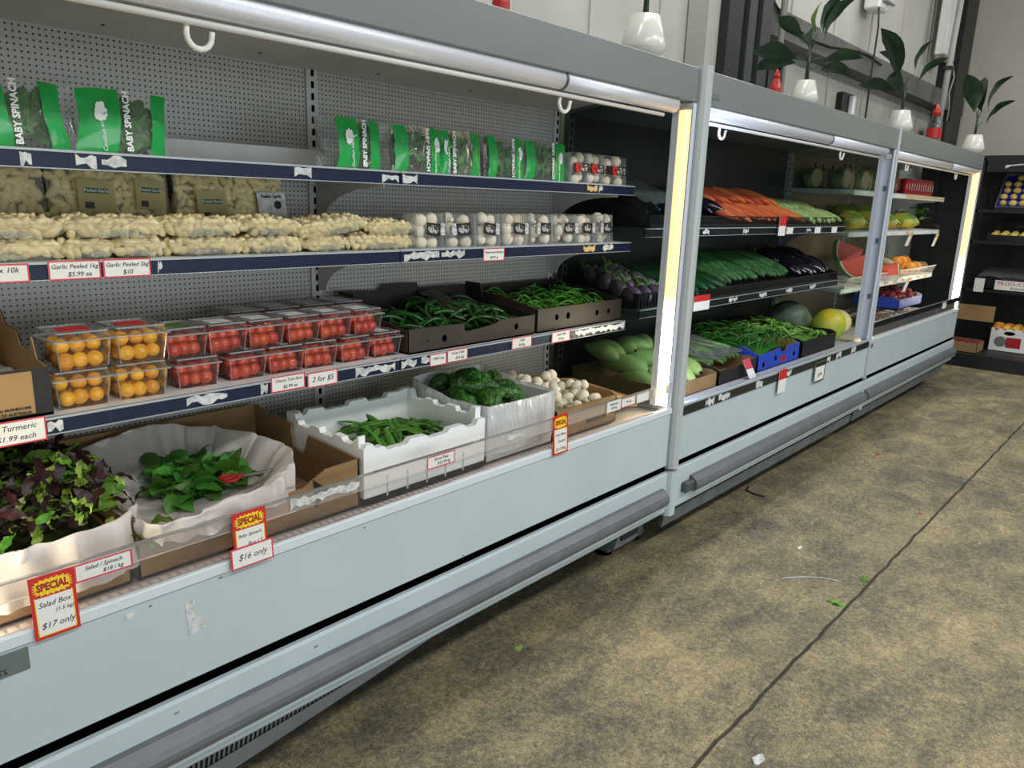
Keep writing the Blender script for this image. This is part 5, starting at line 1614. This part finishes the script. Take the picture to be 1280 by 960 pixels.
ob('eggplant_film', B().grid(lambda u, v: Vector((2.83 + .40 * u, 1.76 + .30 * v, 1.50 + .10 * v + .018 * nz(u * 9, v * 7))), 16, 12), 'sheet', smooth=True, label='crumpled clear film over the eggplants behind the end glass', cat='plastic film')
# deck of the middle case
carton('gourd_tray', 'brown carton of pale green gourds beside the light grey post', 2.80, 3.30, 1.60, 2.08, ZD, .07, .09, .08, 'card')
rr_ = random.Random(70)
for j in range(3):
    for i in range(5):
        put('pale_gourd', ME['gourd'], None, (2.86 + i * .092 + (j % 2) * .02, 1.73 + j * .12 + rr_.uniform(-.015, .015), .725 + j * .045 + rr_.uniform(0, .01)), (rr_.uniform(-.3, .3), rr_.uniform(-.2, .2), rr_.uniform(.9, 1.8)), rr_.uniform(.85, 1.05),
            'smooth pale green gourd in the brown carton', 'gourd', 'pale green gourds')
carton('stalk_carton', 'black carton of plastic wrapped green stalks', 3.32, 3.73, 1.60, 2.08, ZD, .075, .10, .09, 'cartonblk', frontprof=[(-.205, 0), (.205, 0), (.205, .085), (.14, .085), (.13, .06), (.06, .055), (.05, .072), (-.205, .072)])
lay('green_stalk', 'asp0', fr_(3.345, 3.70, 17), 1.66, 1.98, .75, .79, 'wrapped green stalk in the black carton', 'green stalk', 'wrapped green stalks', 1, seed=14, jit=.15)
lay('green_stalk', 'asp1', fr_(3.36, 3.69, 12), 1.72, 2.04, .77, .815, 'wrapped green stalk in the top layer of the black carton', 'green stalk', 'wrapped green stalks on top', 1, seed=15, jit=.2)
ob('stalk_film', B().grid(lambda u, v: Vector((3.335 + .38 * u, 1.66 + .38 * v, .778 + .05 * v + .008 * nz(u * 12, v * 5))), 20, 8), 'sheet', smooth=True, label='clear film over the green stalks in the black carton', cat='plastic film')
t = carton('bean_carton', 'blue carton with kraft sides full of green beans', 3.75, 4.30, 1.60, 2.10, ZD, .088, .13, .1, 'cartonblue', 'kraft', holes=((-.2, .035, .012), (-.05, .05, .012), (.2, .045, .012)),
           frontprof=[(-.275, 0), (.275, 0), (.275, .10), (.10, .10), (.085, .075), (.02, .075), (.0, .10), (-.275, .092)],
           sideprof=[(-.25, 0), (.25, 0), (.25, .15), (.18, .15), (.10, .10), (-.10, .10), (-.16, .13), (-.25, .095)])
ob('red_print', B().prism([(.05 + .045 * math.cos(a), .035 + .016 * math.sin(a)) for a in [k * PI / 8 for k in range(16)]], 'y', -.2508, -.2496), 'dkred', t, False, False)
pile('green_bean', ['gb0', 'gb1', 'gb2'], 150, (3.77, 4.28, 1.62, 2.07), lambda x, y: .735 + .055 * math.sin(PI * min(1, max(0, (x - 3.72) / .6))) + .03 * (y - 1.6) / .5, (.13, .009, .009),
     'slim green bean heaped in the blue carton', 'green bean', 'green beans', seed=41, yaw=(.3, .8), tilt=.2, under=('bean_heap', .69, 'gbean', 'lower layer of green beans in the blue carton'))
carton('okra_crate', 'black crate of pale okra on the deck of the middle case', 4.34, 4.88, 1.60, 2.10, ZD, .095, .15, .11, 'crate', 'crate')
pile('okra', ['ok0', 'ok1', 'ok2'], 110, (4.36, 4.86, 1.62, 2.08), lambda x, y: .725 + .06 * (y - 1.6) / .5 + .015 * math.sin(PI * (x - 4.34) / .54), (.075, .017, .017),
     'pale green okra pod in the black crate', 'okra', 'okra pods', seed=42, tilt=.3, under=('okra_heap', .69, 'okra', 'lower layer of okra in the black crate'))
ob('dark_pumpkin', sph(.135, .135, .115, 20, 12, lambda p, th, ph: p * (1 + .03 * math.cos(th * 9))), 'pumpk', loc=(4.93, 1.93, ZD + .135), world=False, smooth=True, label='dusky dark green pumpkin behind the okra crate', cat='pumpkin')
ob('yellow_melon', sph(.105, .105, .12, 18, 12), 'melony', loc=(5.06, 1.72, ZD + .10), rot=(.5, .3, 0), world=False, smooth=True, label='yellow and green melon beside the unlit channel', cat='melon')

# ------------------------------------------------------------------ far case
rr_ = random.Random(80)


def cut_squash(x, y, z, r_, rz_, label):
    t_ = thing('cut_squash', label, 'squash', (x, y, z), rz_, 'wrapped cut squash on the top shelf')
    ob('rind', sph(r_, r_, r_ * 1.05, 14, 9, lambda p, th, ph: Vector((p.x * (1 + .06 * math.cos(5 * th)), max(p.y, -r_ * .35), p.z))), 'squash', t_, True, False, loc=(0, 0, r_))
    ob('cut_face', B().prism([(r_ * .80 * math.cos(a), r_ * .86 * math.sin(a)) for a in [k * PI / 9 for k in range(18)]], 'y', -r_ * .37, -r_ * .352), 'squashface', t_, False, False, loc=(0, 0, r_))
    ob('stalk', B().tube([(0, 0, 2 * r_), (.004, 0, 2 * r_ + .025)], .006, 6), 'cable', t_, True, False)
    ob('cling_film', sph(r_ * 1.03, r_ * 1.03, r_ * 1.07, 12, 8), 'wrapfilm', t_, True, False, loc=(0, 0, r_ * 1.01))


for i, (x, y_) in enumerate(((5.36, 2.04), (5.52, 2.05), (5.68, 2.04), (5.84, 2.04), (5.40, 1.86), (5.56, 1.88), (5.72, 1.84), (5.88, 1.86), (6.04, 1.84), (6.20, 1.86), (6.36, 1.84))):
    cut_squash(x, y_, 1.632, .070, rr_.uniform(-.6, .6), 'half green squash in cling film on the far case top shelf')
for i in range(2):
    for j in range(11):
        t_ = thing('drink_can', 'tall red can in the packed rows on the far case top shelf', 'can', (6.62 + j * .068, 1.80 + i * .075, 1.632), 0, 'red cans on the top shelf')
        ob('can_body', B().lathe([(.026, 0), (.031, .008), (.031, .105), (.027, .118)], 12), 'canred', t_, True, False)
        ob('can_lid', B().lathe([(.027, .118), (.027, .121), (.022, .121), (.022, .119)], 12), 'canlid', t_, True, False)
        ob('can_print', B().lathe([(.0315, .03), (.0315, .085)], 12, cap=False).mesh and B().add([(.0315 * math.cos(a), .0315 * math.sin(a), z) for z in (.035, .085) for a in (-1.9, -1.7, -1.5)], [(0, 1, 4, 3), (1, 2, 5, 4)]), 'whiteink', t_, False, False)
for i in range(12):
    put('papaya', ME['papaya'], None, (5.44 + (i % 12) * .14, 1.83 + .02 * (i % 3), 1.415 + .01 * (i % 2)), (0, -.12, PI / 2 + rr_.uniform(-.35, .35)), rr_.uniform(.85, 1.05), 'green and yellow papaya in the front row of the far case', 'papaya', 'papayas in the front row')
for i in range(6):
    put('papaya', ME['papaya'], None, (5.95 + i * .15, 2.02, 1.475), (0, -.12, PI / 2 + rr_.uniform(-.35, .35)), rr_.uniform(.85, 1.0), 'green and yellow papaya in the back row of the far case', 'papaya', 'papayas in the back row')
lb = thing('leafy_bunch', 'red and green leafy bunch at the right of the papayas', 'leaf vegetable', (7.30, 1.90, 1.362))
for i in range(16):
    put('leaf', ME[('sp%d' if i % 2 else 'sg%d') % (i % 3)], lb, (rr_.uniform(-.16, .16), rr_.uniform(-.10, .06), .02 + .008 * i), (rr_.uniform(-.5, .5), -.35 + rr_.uniform(-.3, .3), rr_.uniform(0, 6.28)), 1.35)
# wire basket with melon pieces on the low shelf
wb_ = thing('wire_basket', 'white wire fronted basket of cut melons on the far case low shelf', 'basket', (6.45, 1.735, .987))
ob('basket_frame', B().box(-1.13, 1.12, -.025, -.018, .062, .07).box(-1.13, 1.12, 0, .006, 0, .006), 'whitewire', wb_, False, False)
wr_ = B()
for i in range(150):
    x_ = -1.13 + i * .015
    wr_.add([(x_, 0, .003), (x_ + .006, 0, .003), (x_ + .006, -.022, .066), (x_, -.022, .066)], [(0, 1, 2, 3)])
ob('basket_wire', wr_, 'whitewire', wb_, False, False, kind='stuff')


def wm_piece(x, y, z, r_, rot, label):
    t_ = thing('watermelon_piece', label, 'watermelon', (x, y, z), 0, rot=rot)
    # a wedge: quarter disc with thickness, flesh faces and a rind edge
    arc = [(r_ * math.cos(a), r_ * math.sin(a)) for a in [k * PI / 2 / 10 for k in range(11)]]
    arc2 = [(p[0] * .93, p[1] * .93) for p in arc]
    ob('flesh', B().prism([(0, 0)] + arc2, 'y', -.04, .04), 'wmflesh', t_, False, False)
    ob('pale_rim', B().prism(arc2 + [(p[0] * .965, p[1] * .965) for p in arc[::-1]], 'y', -.041, .041), 'wmpale', t_, False, False)
    ob('rind', B().prism([(p[0] * .965, p[1] * .965) for p in arc] + arc[::-1], 'y', -.042, .042), 'wmrind', t_, False, False)


wm_piece(5.84, 1.79, 1.19, .185, (.1, -PI - .3, -1.0), 'red watermelon wedge lying in front in the wire basket')
wm_piece(6.10, 1.90, 1.215, .20, (.1, -PI + .3, -.95), 'red watermelon wedge standing behind the front wedge')
wm_piece(6.16, 1.80, 1.05, .17, (1.35, 0, .2), 'flat watermelon wedge right of the unlit channel')
ob('winter_melon', spindle(.42, lambda t: .06 * math.sin(PI * min(max(t, .02), .98)) ** .5, .01, 14, 12), 'melonw', loc=(6.58, 1.87, 1.07), rot=(0, 0, .7), world=False, smooth=True, label='pale long winter melon piece in the wire basket', cat='melon')
ob('green_melon', spindle(.36, lambda t: .055 * math.sin(PI * min(max(t, .02), .98)) ** .5, .01, 14, 12), 'zuc', loc=(6.40, 1.97, 1.08), rot=(0, 0, .5), world=False, smooth=True, label='dark green melon behind the watermelon wedge', cat='melon')
for i in range(9):
    t_ = thing('cut_pumpkin', 'orange cut melon half in the wire basket', 'melon', (6.88 + (i % 5) * .085, 1.79 + .07 * (i // 5), 1.045 + .045 * (i // 5)), 0, 'orange cut melon halves', rot=(rr_.uniform(-.3, .5), rr_.uniform(-.5, .5), rr_.uniform(0, 6)))
    ob('skin', sph(.05, .05, .05, 12, 8, lambda p, th, ph: Vector((p.x, max(p.y, -.012), p.z))), 'orangef', t_, True, False)
    ob('seed_hollow', B().prism([(.026 * math.cos(a), .026 * math.sin(a)) for a in [k * PI / 6 for k in range(12)]], 'y', -.0135, -.0115), 'wmflesh', t_, False, False)
for i in range(4):
    put('brown_melon', shm('brown_melon', sph(.05, .05, .045, 10, 8), 'card') if i == 0 else bpy.data.objects['brown_melon'].data, None, (7.36 + (i % 2) * .1, 1.80 + .09 * (i // 2), 1.04), (0, 0, i), 1.0, 'brown round melon in film at the far end of the basket', 'melon', 'brown melons in film')
# deck: berry punnets, blue carton of plums, cream squash
for j in range(4):
    for i in range(8):
        t_ = thing('berry_punnet', 'clear berry punnet in the packed rows on the far case deck', 'punnet', (5.98 + i * .135, 1.66 + j * .115, ZD + .012), 0, 'berry punnets')
        ob('shell', B().bbox(-.06, .06, -.052, .052, 0, .055, .006), 'clam', t_, False, False)
        ob('berry_fill', B().grid(lambda u, v: Vector((-.052 + .104 * u, -.045 + .09 * v, .034 + .008 * nz(u * 9, v * 9, i + j * 9))), 8, 7).box(-.05, .05, -.043, .043, .003, .028), 'berry', t_, True, False, kind='stuff')
        ob('lid_label', B().box(-.03, .045, -.03, .015, .0552, .0562), ['cardin', 'torn', 'tape', 'card'][(i * 3 + j) % 4], t_, False, False)
t = carton('plum_carton', 'blue carton of plums lying on the berry punnets', 6.62, 7.30, 1.72, 2.08, ZD + .075, .075, .12, .09, 'cartonblue', 'cartonwhite', rz=.0)
for k in range(8):
    a = k * PI / 8
    ob('ray_print', B().add([(-.05 + .02 * math.cos(a), -.1815, .03 + .02 * math.sin(a)), (-.05 + .05 * math.cos(a), -.1815, .03 + .045 * math.sin(a)), (-.047 + .05 * math.cos(a), -.1815, .032 + .045 * math.sin(a))], [(0, 1, 2)]), 'whiteink', t, False, False)
pile('plum', ['plum'], 70, (6.64, 7.28, 1.74, 2.06), lambda x, y: .80 + .03 * (y - 1.72) / .36, (.046, .046, .045), 'dark red plum in the blue carton', 'plum', 'plums', seed=51, tilt=1, roll=1)
ob('cream_squash', sph(.10, .10, .085, 18, 10, lambda p, th, ph: p * (1 + .04 * math.cos(8 * th))), 'melonw', loc=(5.46, 1.80, ZD + .08), world=False, smooth=True, label='cream ribbed squash behind the unlit channel', cat='squash')
ob('orange_squash', sph(.08, .08, .075, 18, 10, lambda p, th, ph: p * (1 + .04 * math.cos(8 * th))), 'tape', loc=(5.40, 2.03, ZD + .075), world=False, smooth=True, label='orange squash behind the cream ribbed squash', cat='squash')


# ------------------------------------------------------------------ potted plants on top of the cases
vx = math.atan2(-.747, .664)   # the direction that runs left to right across the picture


def plant(x, y, z, r_, leaves, label, seed, stem=.16):
    t_ = thing('potted_plant', label, 'potted plant', (x, y, z))
    ob('pot', B().lathe([(r_ * .55, 0), (r_ * .98, r_ * .45), (r_, r_ * .62), (r_ * .66, r_ * 1.85), (r_ * .60, r_ * 1.85), (r_ * .58, r_ * 1.7)], 28), 'pot', t_, True, False)
    ob('soil', B().lathe([(r_ * .6, r_ * 1.66), (r_ * .1, r_ * 1.72)], 16), 'soil', t_, True, False)
    z1 = r_ * 1.7
    ob('stem', B().tube([(0, 0, z1), (.004, 0, z1 + stem * .5), (0, 0, z1 + stem)], [.011, .009, .006], 7), 'leafdk', t_, True, False)
    for k, (L_, W_, az, el, zz, mt) in enumerate(leaves):
        s = Vector((0, 0, z1 + zz))
        d = Vector((math.cos(az) * math.cos(el), math.sin(az) * math.cos(el), math.sin(el)))
        e = s + d * .06 + Vector((0, 0, .02))
        pe = ob('petiole', B().tube([s, s + d * .03 + Vector((0, 0, .014)), e], .003, 5), 'leafdk', t_, True, False)
        me = shm('leaf_blade', leaf(L_ * 1.3, W_ * 1.3, .55, .012, 4, 9, 1.15, 0, seed + k, .25), mt)
        put('leaf_blade', me, pe, e, (-.75 if math.cos(az - vx) > 0 else .75, -el, az))
    return t_


LD, LY = 'leafdk', 'leafyl'
plant(2.47, 1.60, 1.987, .080, [(.26, .09, .9, 1.0, .12, LD), (.26, .09, 2.6, 1.1, .14, LD)], 'potted plant in a white pot on the nearest case, its leaves above the frame', 1, .20)
vx = math.atan2(-.747, .664)   # the direction that runs left to right across the picture
plant(3.95, 1.60, 1.987, .066, [(.17, .075, vx + PI, .10, .10, LD), (.13, .055, vx + PI + .3, .5, .16, LD), (.19, .075, vx + .1, .95, .14, LD), (.16, .06, vx - .2, 1.15, .15, LD), (.15, .055, vx, .12, .09, LD), (.16, .055, vx + .4, .02, .06, LD), (.11, .045, vx + .8, 1.45, .15, LY), (.15, .07, vx + PI - .5, -.12, .10, LD), (.12, .06, vx + 1.4, .6, .14, LD)],
      'potted plant with broad dark leaves on the middle case beside a red bottle', 11, .17)
plant(5.55, 1.60, 1.987, .078, [(.26, .11, vx + PI - .4, 1.15, .14, LD), (.19, .07, vx + PI, .12, .12, LD), (.20, .07, vx + .1, .75, .12, LD), (.17, .06, vx, 1.2, .16, LD), (.2, .09, vx + 2, .9, .14, LD), (.16, .07, vx + PI + .7, .4, .1, LD)],
      'potted plant with one tall leaf above the joint of middle and far case', 21, .17)
plant(7.66, 1.60, 1.987, .088, [(.24, .12, vx + PI, 1.2, .13, LD), (.26, .12, vx + .1, 1.05, .14, LD), (.22, .08, vx, .75, .06, LD), (.24, .11, vx + 1.2, 1.2, .14, LD), (.2, .1, vx + PI - .8, 1.3, .12, LD)],
      'potted plant with upright leaves nearest the far white wall', 31, .15)
ob('wooden_block', B().bbox(7.55, 7.64, 1.75, 2.0, 1.987, 2.03, .004), 'soffit', label='small pale block lying on the case top behind the last pot', cat='block')

# ------------------------------------------------------------------ shelving and cartons at the far end
us = thing('shelving_unit', 'tall black shelving unit against the far wall', 'shelving', (9.5, .9, 0))
ob('back_board', B().box(9.78, 9.80, -1.2, 2.3, 0, 2.075), 'dark', us)
ob('top_board', B().box(9.2, 9.80, -1.2, 2.3, 2.03, 2.08), 'dark', us)
ob('header_board', B().box(9.19, 9.22, -1.2, 1.76, 1.92, 2.08), 'dark', us)
for z in (.13, .75, 1.24, 1.55):
    ob('shelf_board', B().box(9.2, 9.78, -1.2, 1.80, z - .03, z), 'dark', us)
ob('kick_board', B().box(9.3, 9.33, -1.2, 2.3, 0, .1), 'dark', us)
for y in (1.80, .4, -1.1):
    ob('post', B().box(9.2, 9.24, y - .02, y + .02, 0, 2.05), 'dark', us)
ob('worn_label', B().prism([(1.60, 1.985), (1.42, 2.0), (1.42, 1.99), (1.56, 1.975), (1.59, 1.955), (1.605, 1.958)], 'x', 9.187, 9.1895), 'torn', us)
tr_ = thing('lemon_tray', 'blue lined black tray of lemons tilted on the far shelving', 'tray', (9.32, 1.42, 1.555), rot=(0, -.85, 0))
ob('liner', B().box(.0, .44, -.22, .22, .0, .012), 'bluecrate', tr_, False, False)
ob('rim', B().box(-.01, 0, -.23, .23, 0, .05).box(.44, .45, -.23, .23, 0, .05).box(0, .44, .22, .23, 0, .05).box(0, .44, -.23, -.22, 0, .05), 'bumper', tr_, False, False)
R_t = Euler((0, -.85, 0)).to_matrix()
for i in range(5):
    for j in range(5):
        if (i, j) == (4, 4):
            continue
        put('lemon', ME['lemon'], None, Vector((9.32, 1.42, 1.555)) + R_t @ Vector((.05 + i * .085, -.175 + j * .086 + (i % 2) * .012, .042)), (0, 0, rr_.uniform(0, 6)), 1.05, 'yellow lemon resting in the tilted blue lined tray', 'lemon', 'lemons in the tilted tray')
tr_ = thing('lemon_crate', 'flat black crate of lemons below the tilted blue tray', 'crate', (9.40, 1.40, 1.243))
ob('crate_base', B().box(-.17, .2, -.26, .26, 0, .01), 'crate', tr_, False, False)
ob('crate_wall', B().box(-.18, -.17, -.26, .26, 0, .06).box(.2, .21, -.26, .26, 0, .2).box(-.17, .2, .25, .26, 0, .08).box(-.17, .2, -.26, -.25, 0, .08), 'crate', tr_, False, False)
ob('crate_handle', B().tube([(.19, -.07, .17), (.185, -.07, .145), (.185, .07, .145), (.19, .07, .17)], .006, 6), 'bumper', tr_, True, False)
for i in range(2):
    for j in range(6):
        put('lemon', ME['lemon'], None, (9.29 + i * .08, 1.19 + j * .083, 1.30 + i * .015), (0, 0, rr_.uniform(0, 6)), 1.1, 'yellow lemon in the flat black crate', 'lemon', 'lemons in the flat crate')
sh_ = thing('produce_crate', 'black crate covered with a clear plastic sheet on the far shelving', 'crate', (9.42, 1.2, .753))
ob('crate_body', B().box(-.2, -.19, -.5, .45, 0, .13).box(-.2, .3, .44, .45, 0, .13).box(-.2, .3, -.5, .45, 0, .01).box(-.205, -.2, -.5, .45, .06, .066), 'crate', sh_, False, False)
ob('cover_sheet', B().grid(lambda u, v: Vector((-.22 + .5 * u, -.5 + .98 * v, .14 + .06 * u + .02 * nz(u * 5, v * 9) - .03 * (1 - u) * abs(math.sin(v * 7)))), 10, 16), 'sheet', sh_, True, False)
sg = thing('produce_sign', 'white card reading produce clipped to the far shelving', 'sign', (9.185, 1.36, .758))
ob('card', B().box(-.001, .001, -.22, .15, 0, .095), 'paper', sg, False, False)
letter('PRODUCE OF', .055, 'dkred', sg, (-.002, -.04, .065), (PI / 2, 0, -PI / 2))
letter('Australia', .040, 'ink', sg, (-.002, -.06, .022), (PI / 2, 0, -PI / 2))
ob('shelf_ticket', B().box(9.17, 9.173, 1.60, 1.69, .72, .86), 'paper', label='upright white ticket at the end of the far shelving', cat='price ticket')
wc = carton('fruit_carton', 'white printed carton of orange mangoes on the far shelving floor', 9.18, 9.46, 1.13, 1.47, .135, .235, .235, .235, 'cartonwhite', 'cartonwhite')
ob('round_print', B().prism([(.07 + .055 * math.cos(a), .10 + .055 * math.sin(a)) for a in [k * PI / 10 for k in range(20)]], 'x', -.1412, -.1402), 'badge', wc, False, False)
ob('tomato_print', B().box(-.1412, -.1402, -.11, .02, .045, .15), 'dkred', wc, False, False)
ob('hand_hole', B().prism([(-.0 + .05 * math.cos(a), .19 + .02 * math.sin(a)) for a in [k * PI / 8 for k in range(16)]], 'x', -.1413, -.1402), 'gap', wc, False, False)
for i in range(3):
    for j in range(4):
        put('mango', ME['mango'], None, (9.225 + i * .09, 1.175 + j * .083, .365 + .01 * (i % 2)), (rr_.uniform(-.4, .4), rr_.uniform(-.4, .4), rr_.uniform(0, 6)), .95, 'orange mango in the white printed carton', 'mango', 'mangoes in the white carton')
ob('carton_flap', B().box(8.55, 8.56, 1.34, 1.85, .49, .645), 'card', loc=None, label='brown cardboard flap board standing out beyond the far case', cat='cardboard') if False else None
cf = carton('flap_carton', 'brown carton of plums with its big flap folded out by the far case', 8.80, 9.12, 1.50, 1.86, .135, .09, .4, .1, 'card', 'cardin')
ob('flap', B().box(-.17, -.164, -.28, .20, .33, .485), 'card', cf, False, False)
ob('side_board', B().box(-.16, .15, .16, .165, 0.09, .40), 'cardin', cf, False, False)
ob('low_platform', B().box(8.70, 9.20, -1.2, 2.2, .0, .133), 'dark', label='low black platform before the far shelving', cat='platform')
for i in range(4):
    for j in range(5):
        put('plum', ME['plum'], None, (8.86 + i * .06, 1.54 + j * .06, .215), (0, 0, 0), 1.15, 'dark plum in the brown carton beyond the far case', 'plum', 'plums beyond the far case')
ob('paper_cup', B().lathe([(.022, 0), (.034, .11)], 14, (8.9, 1.62, 1.93)), 'cartonwhite', smooth=True, label='white paper cone hanging beside the header of the far shelving', cat='cup') if False else None

# ------------------------------------------------------------------ bits lying on the floor
bits = [('paper_scrap', 1.859, .663, .030, 'torn', 'white torn paper scrap lying at the bottom of the picture', 'scrap'),
        ('red_scrap', 5.023, 1.293, .022, 'red', 'bright red scrap on the floor near the far case', 'scrap'),
        ('red_scrap', 4.158, .828, .016, 'sauce', 'small orange-red scrap on the floor left of the crack', 'scrap'),
        ('paper_scrap', 3.300, 1.113, .022, 'torn', 'pale round scrap on the bare floor before the middle case', 'scrap'),
        ('leaf_scrap', 1.798, 1.500, .022, 'stem', 'pale leaf scrap on the floor under the nearest case', 'leaf')]
for nm, x, y, s_, mt, lbl, ct_ in bits:
    r = random.Random(int(x * 1000))
    poly = [(x + s_ * (.6 + .5 * r.random()) * math.cos(a), y + s_ * (.35 + .3 * r.random()) * math.sin(a)) for a in [k * PI / 5 for k in range(10)]]
    ob(nm, B().prism(poly, 'z', .0003, .003), mt, label=lbl, cat=ct_)
for x, y, rz_, lbl in ((3.155, .788, .3, 'wilted green leaf lying across the floor crack'), (2.898, .775, 1.5, 'small dark leaf stuck in the floor crack')):
    put('fallen_leaf', ME['sg0'], None, (x, y, .006), (0, 0, rz_), .8, lbl, 'leaf')
ob('string', B().tube([(2.95, 1.05, .003), (3.02, 1.0, .003), (3.08, .93, .003), (3.1, .86, .003)], .002, 5), 'torn', label='short white string curl on the floor', cat='string')
ob('floor_wire', B().tube([(3.86, 1.62, .006), (3.79, 1.60, .006), (3.77, 1.55, .006), (3.775, 1.49, .006)], .004, 5), 'cable', smooth=True, label='short dark wire sticking out from under the middle case', cat='wire')
r = random.Random(9)
for k in range(36):
    x, y = r.uniform(1.8, 5.5), r.uniform(-.2, 1.4)
    put('crumb', ME.setdefault('crumb', shm('crumb', sph(.005, .004, .002, 6, 4), 'torn')), None, (x, y, .002), (0, 0, r.uniform(0, 3)), r.uniform(.5, 1.1), 'tiny pale crumb on the bare floor', 'crumb', 'crumbs on the floor')
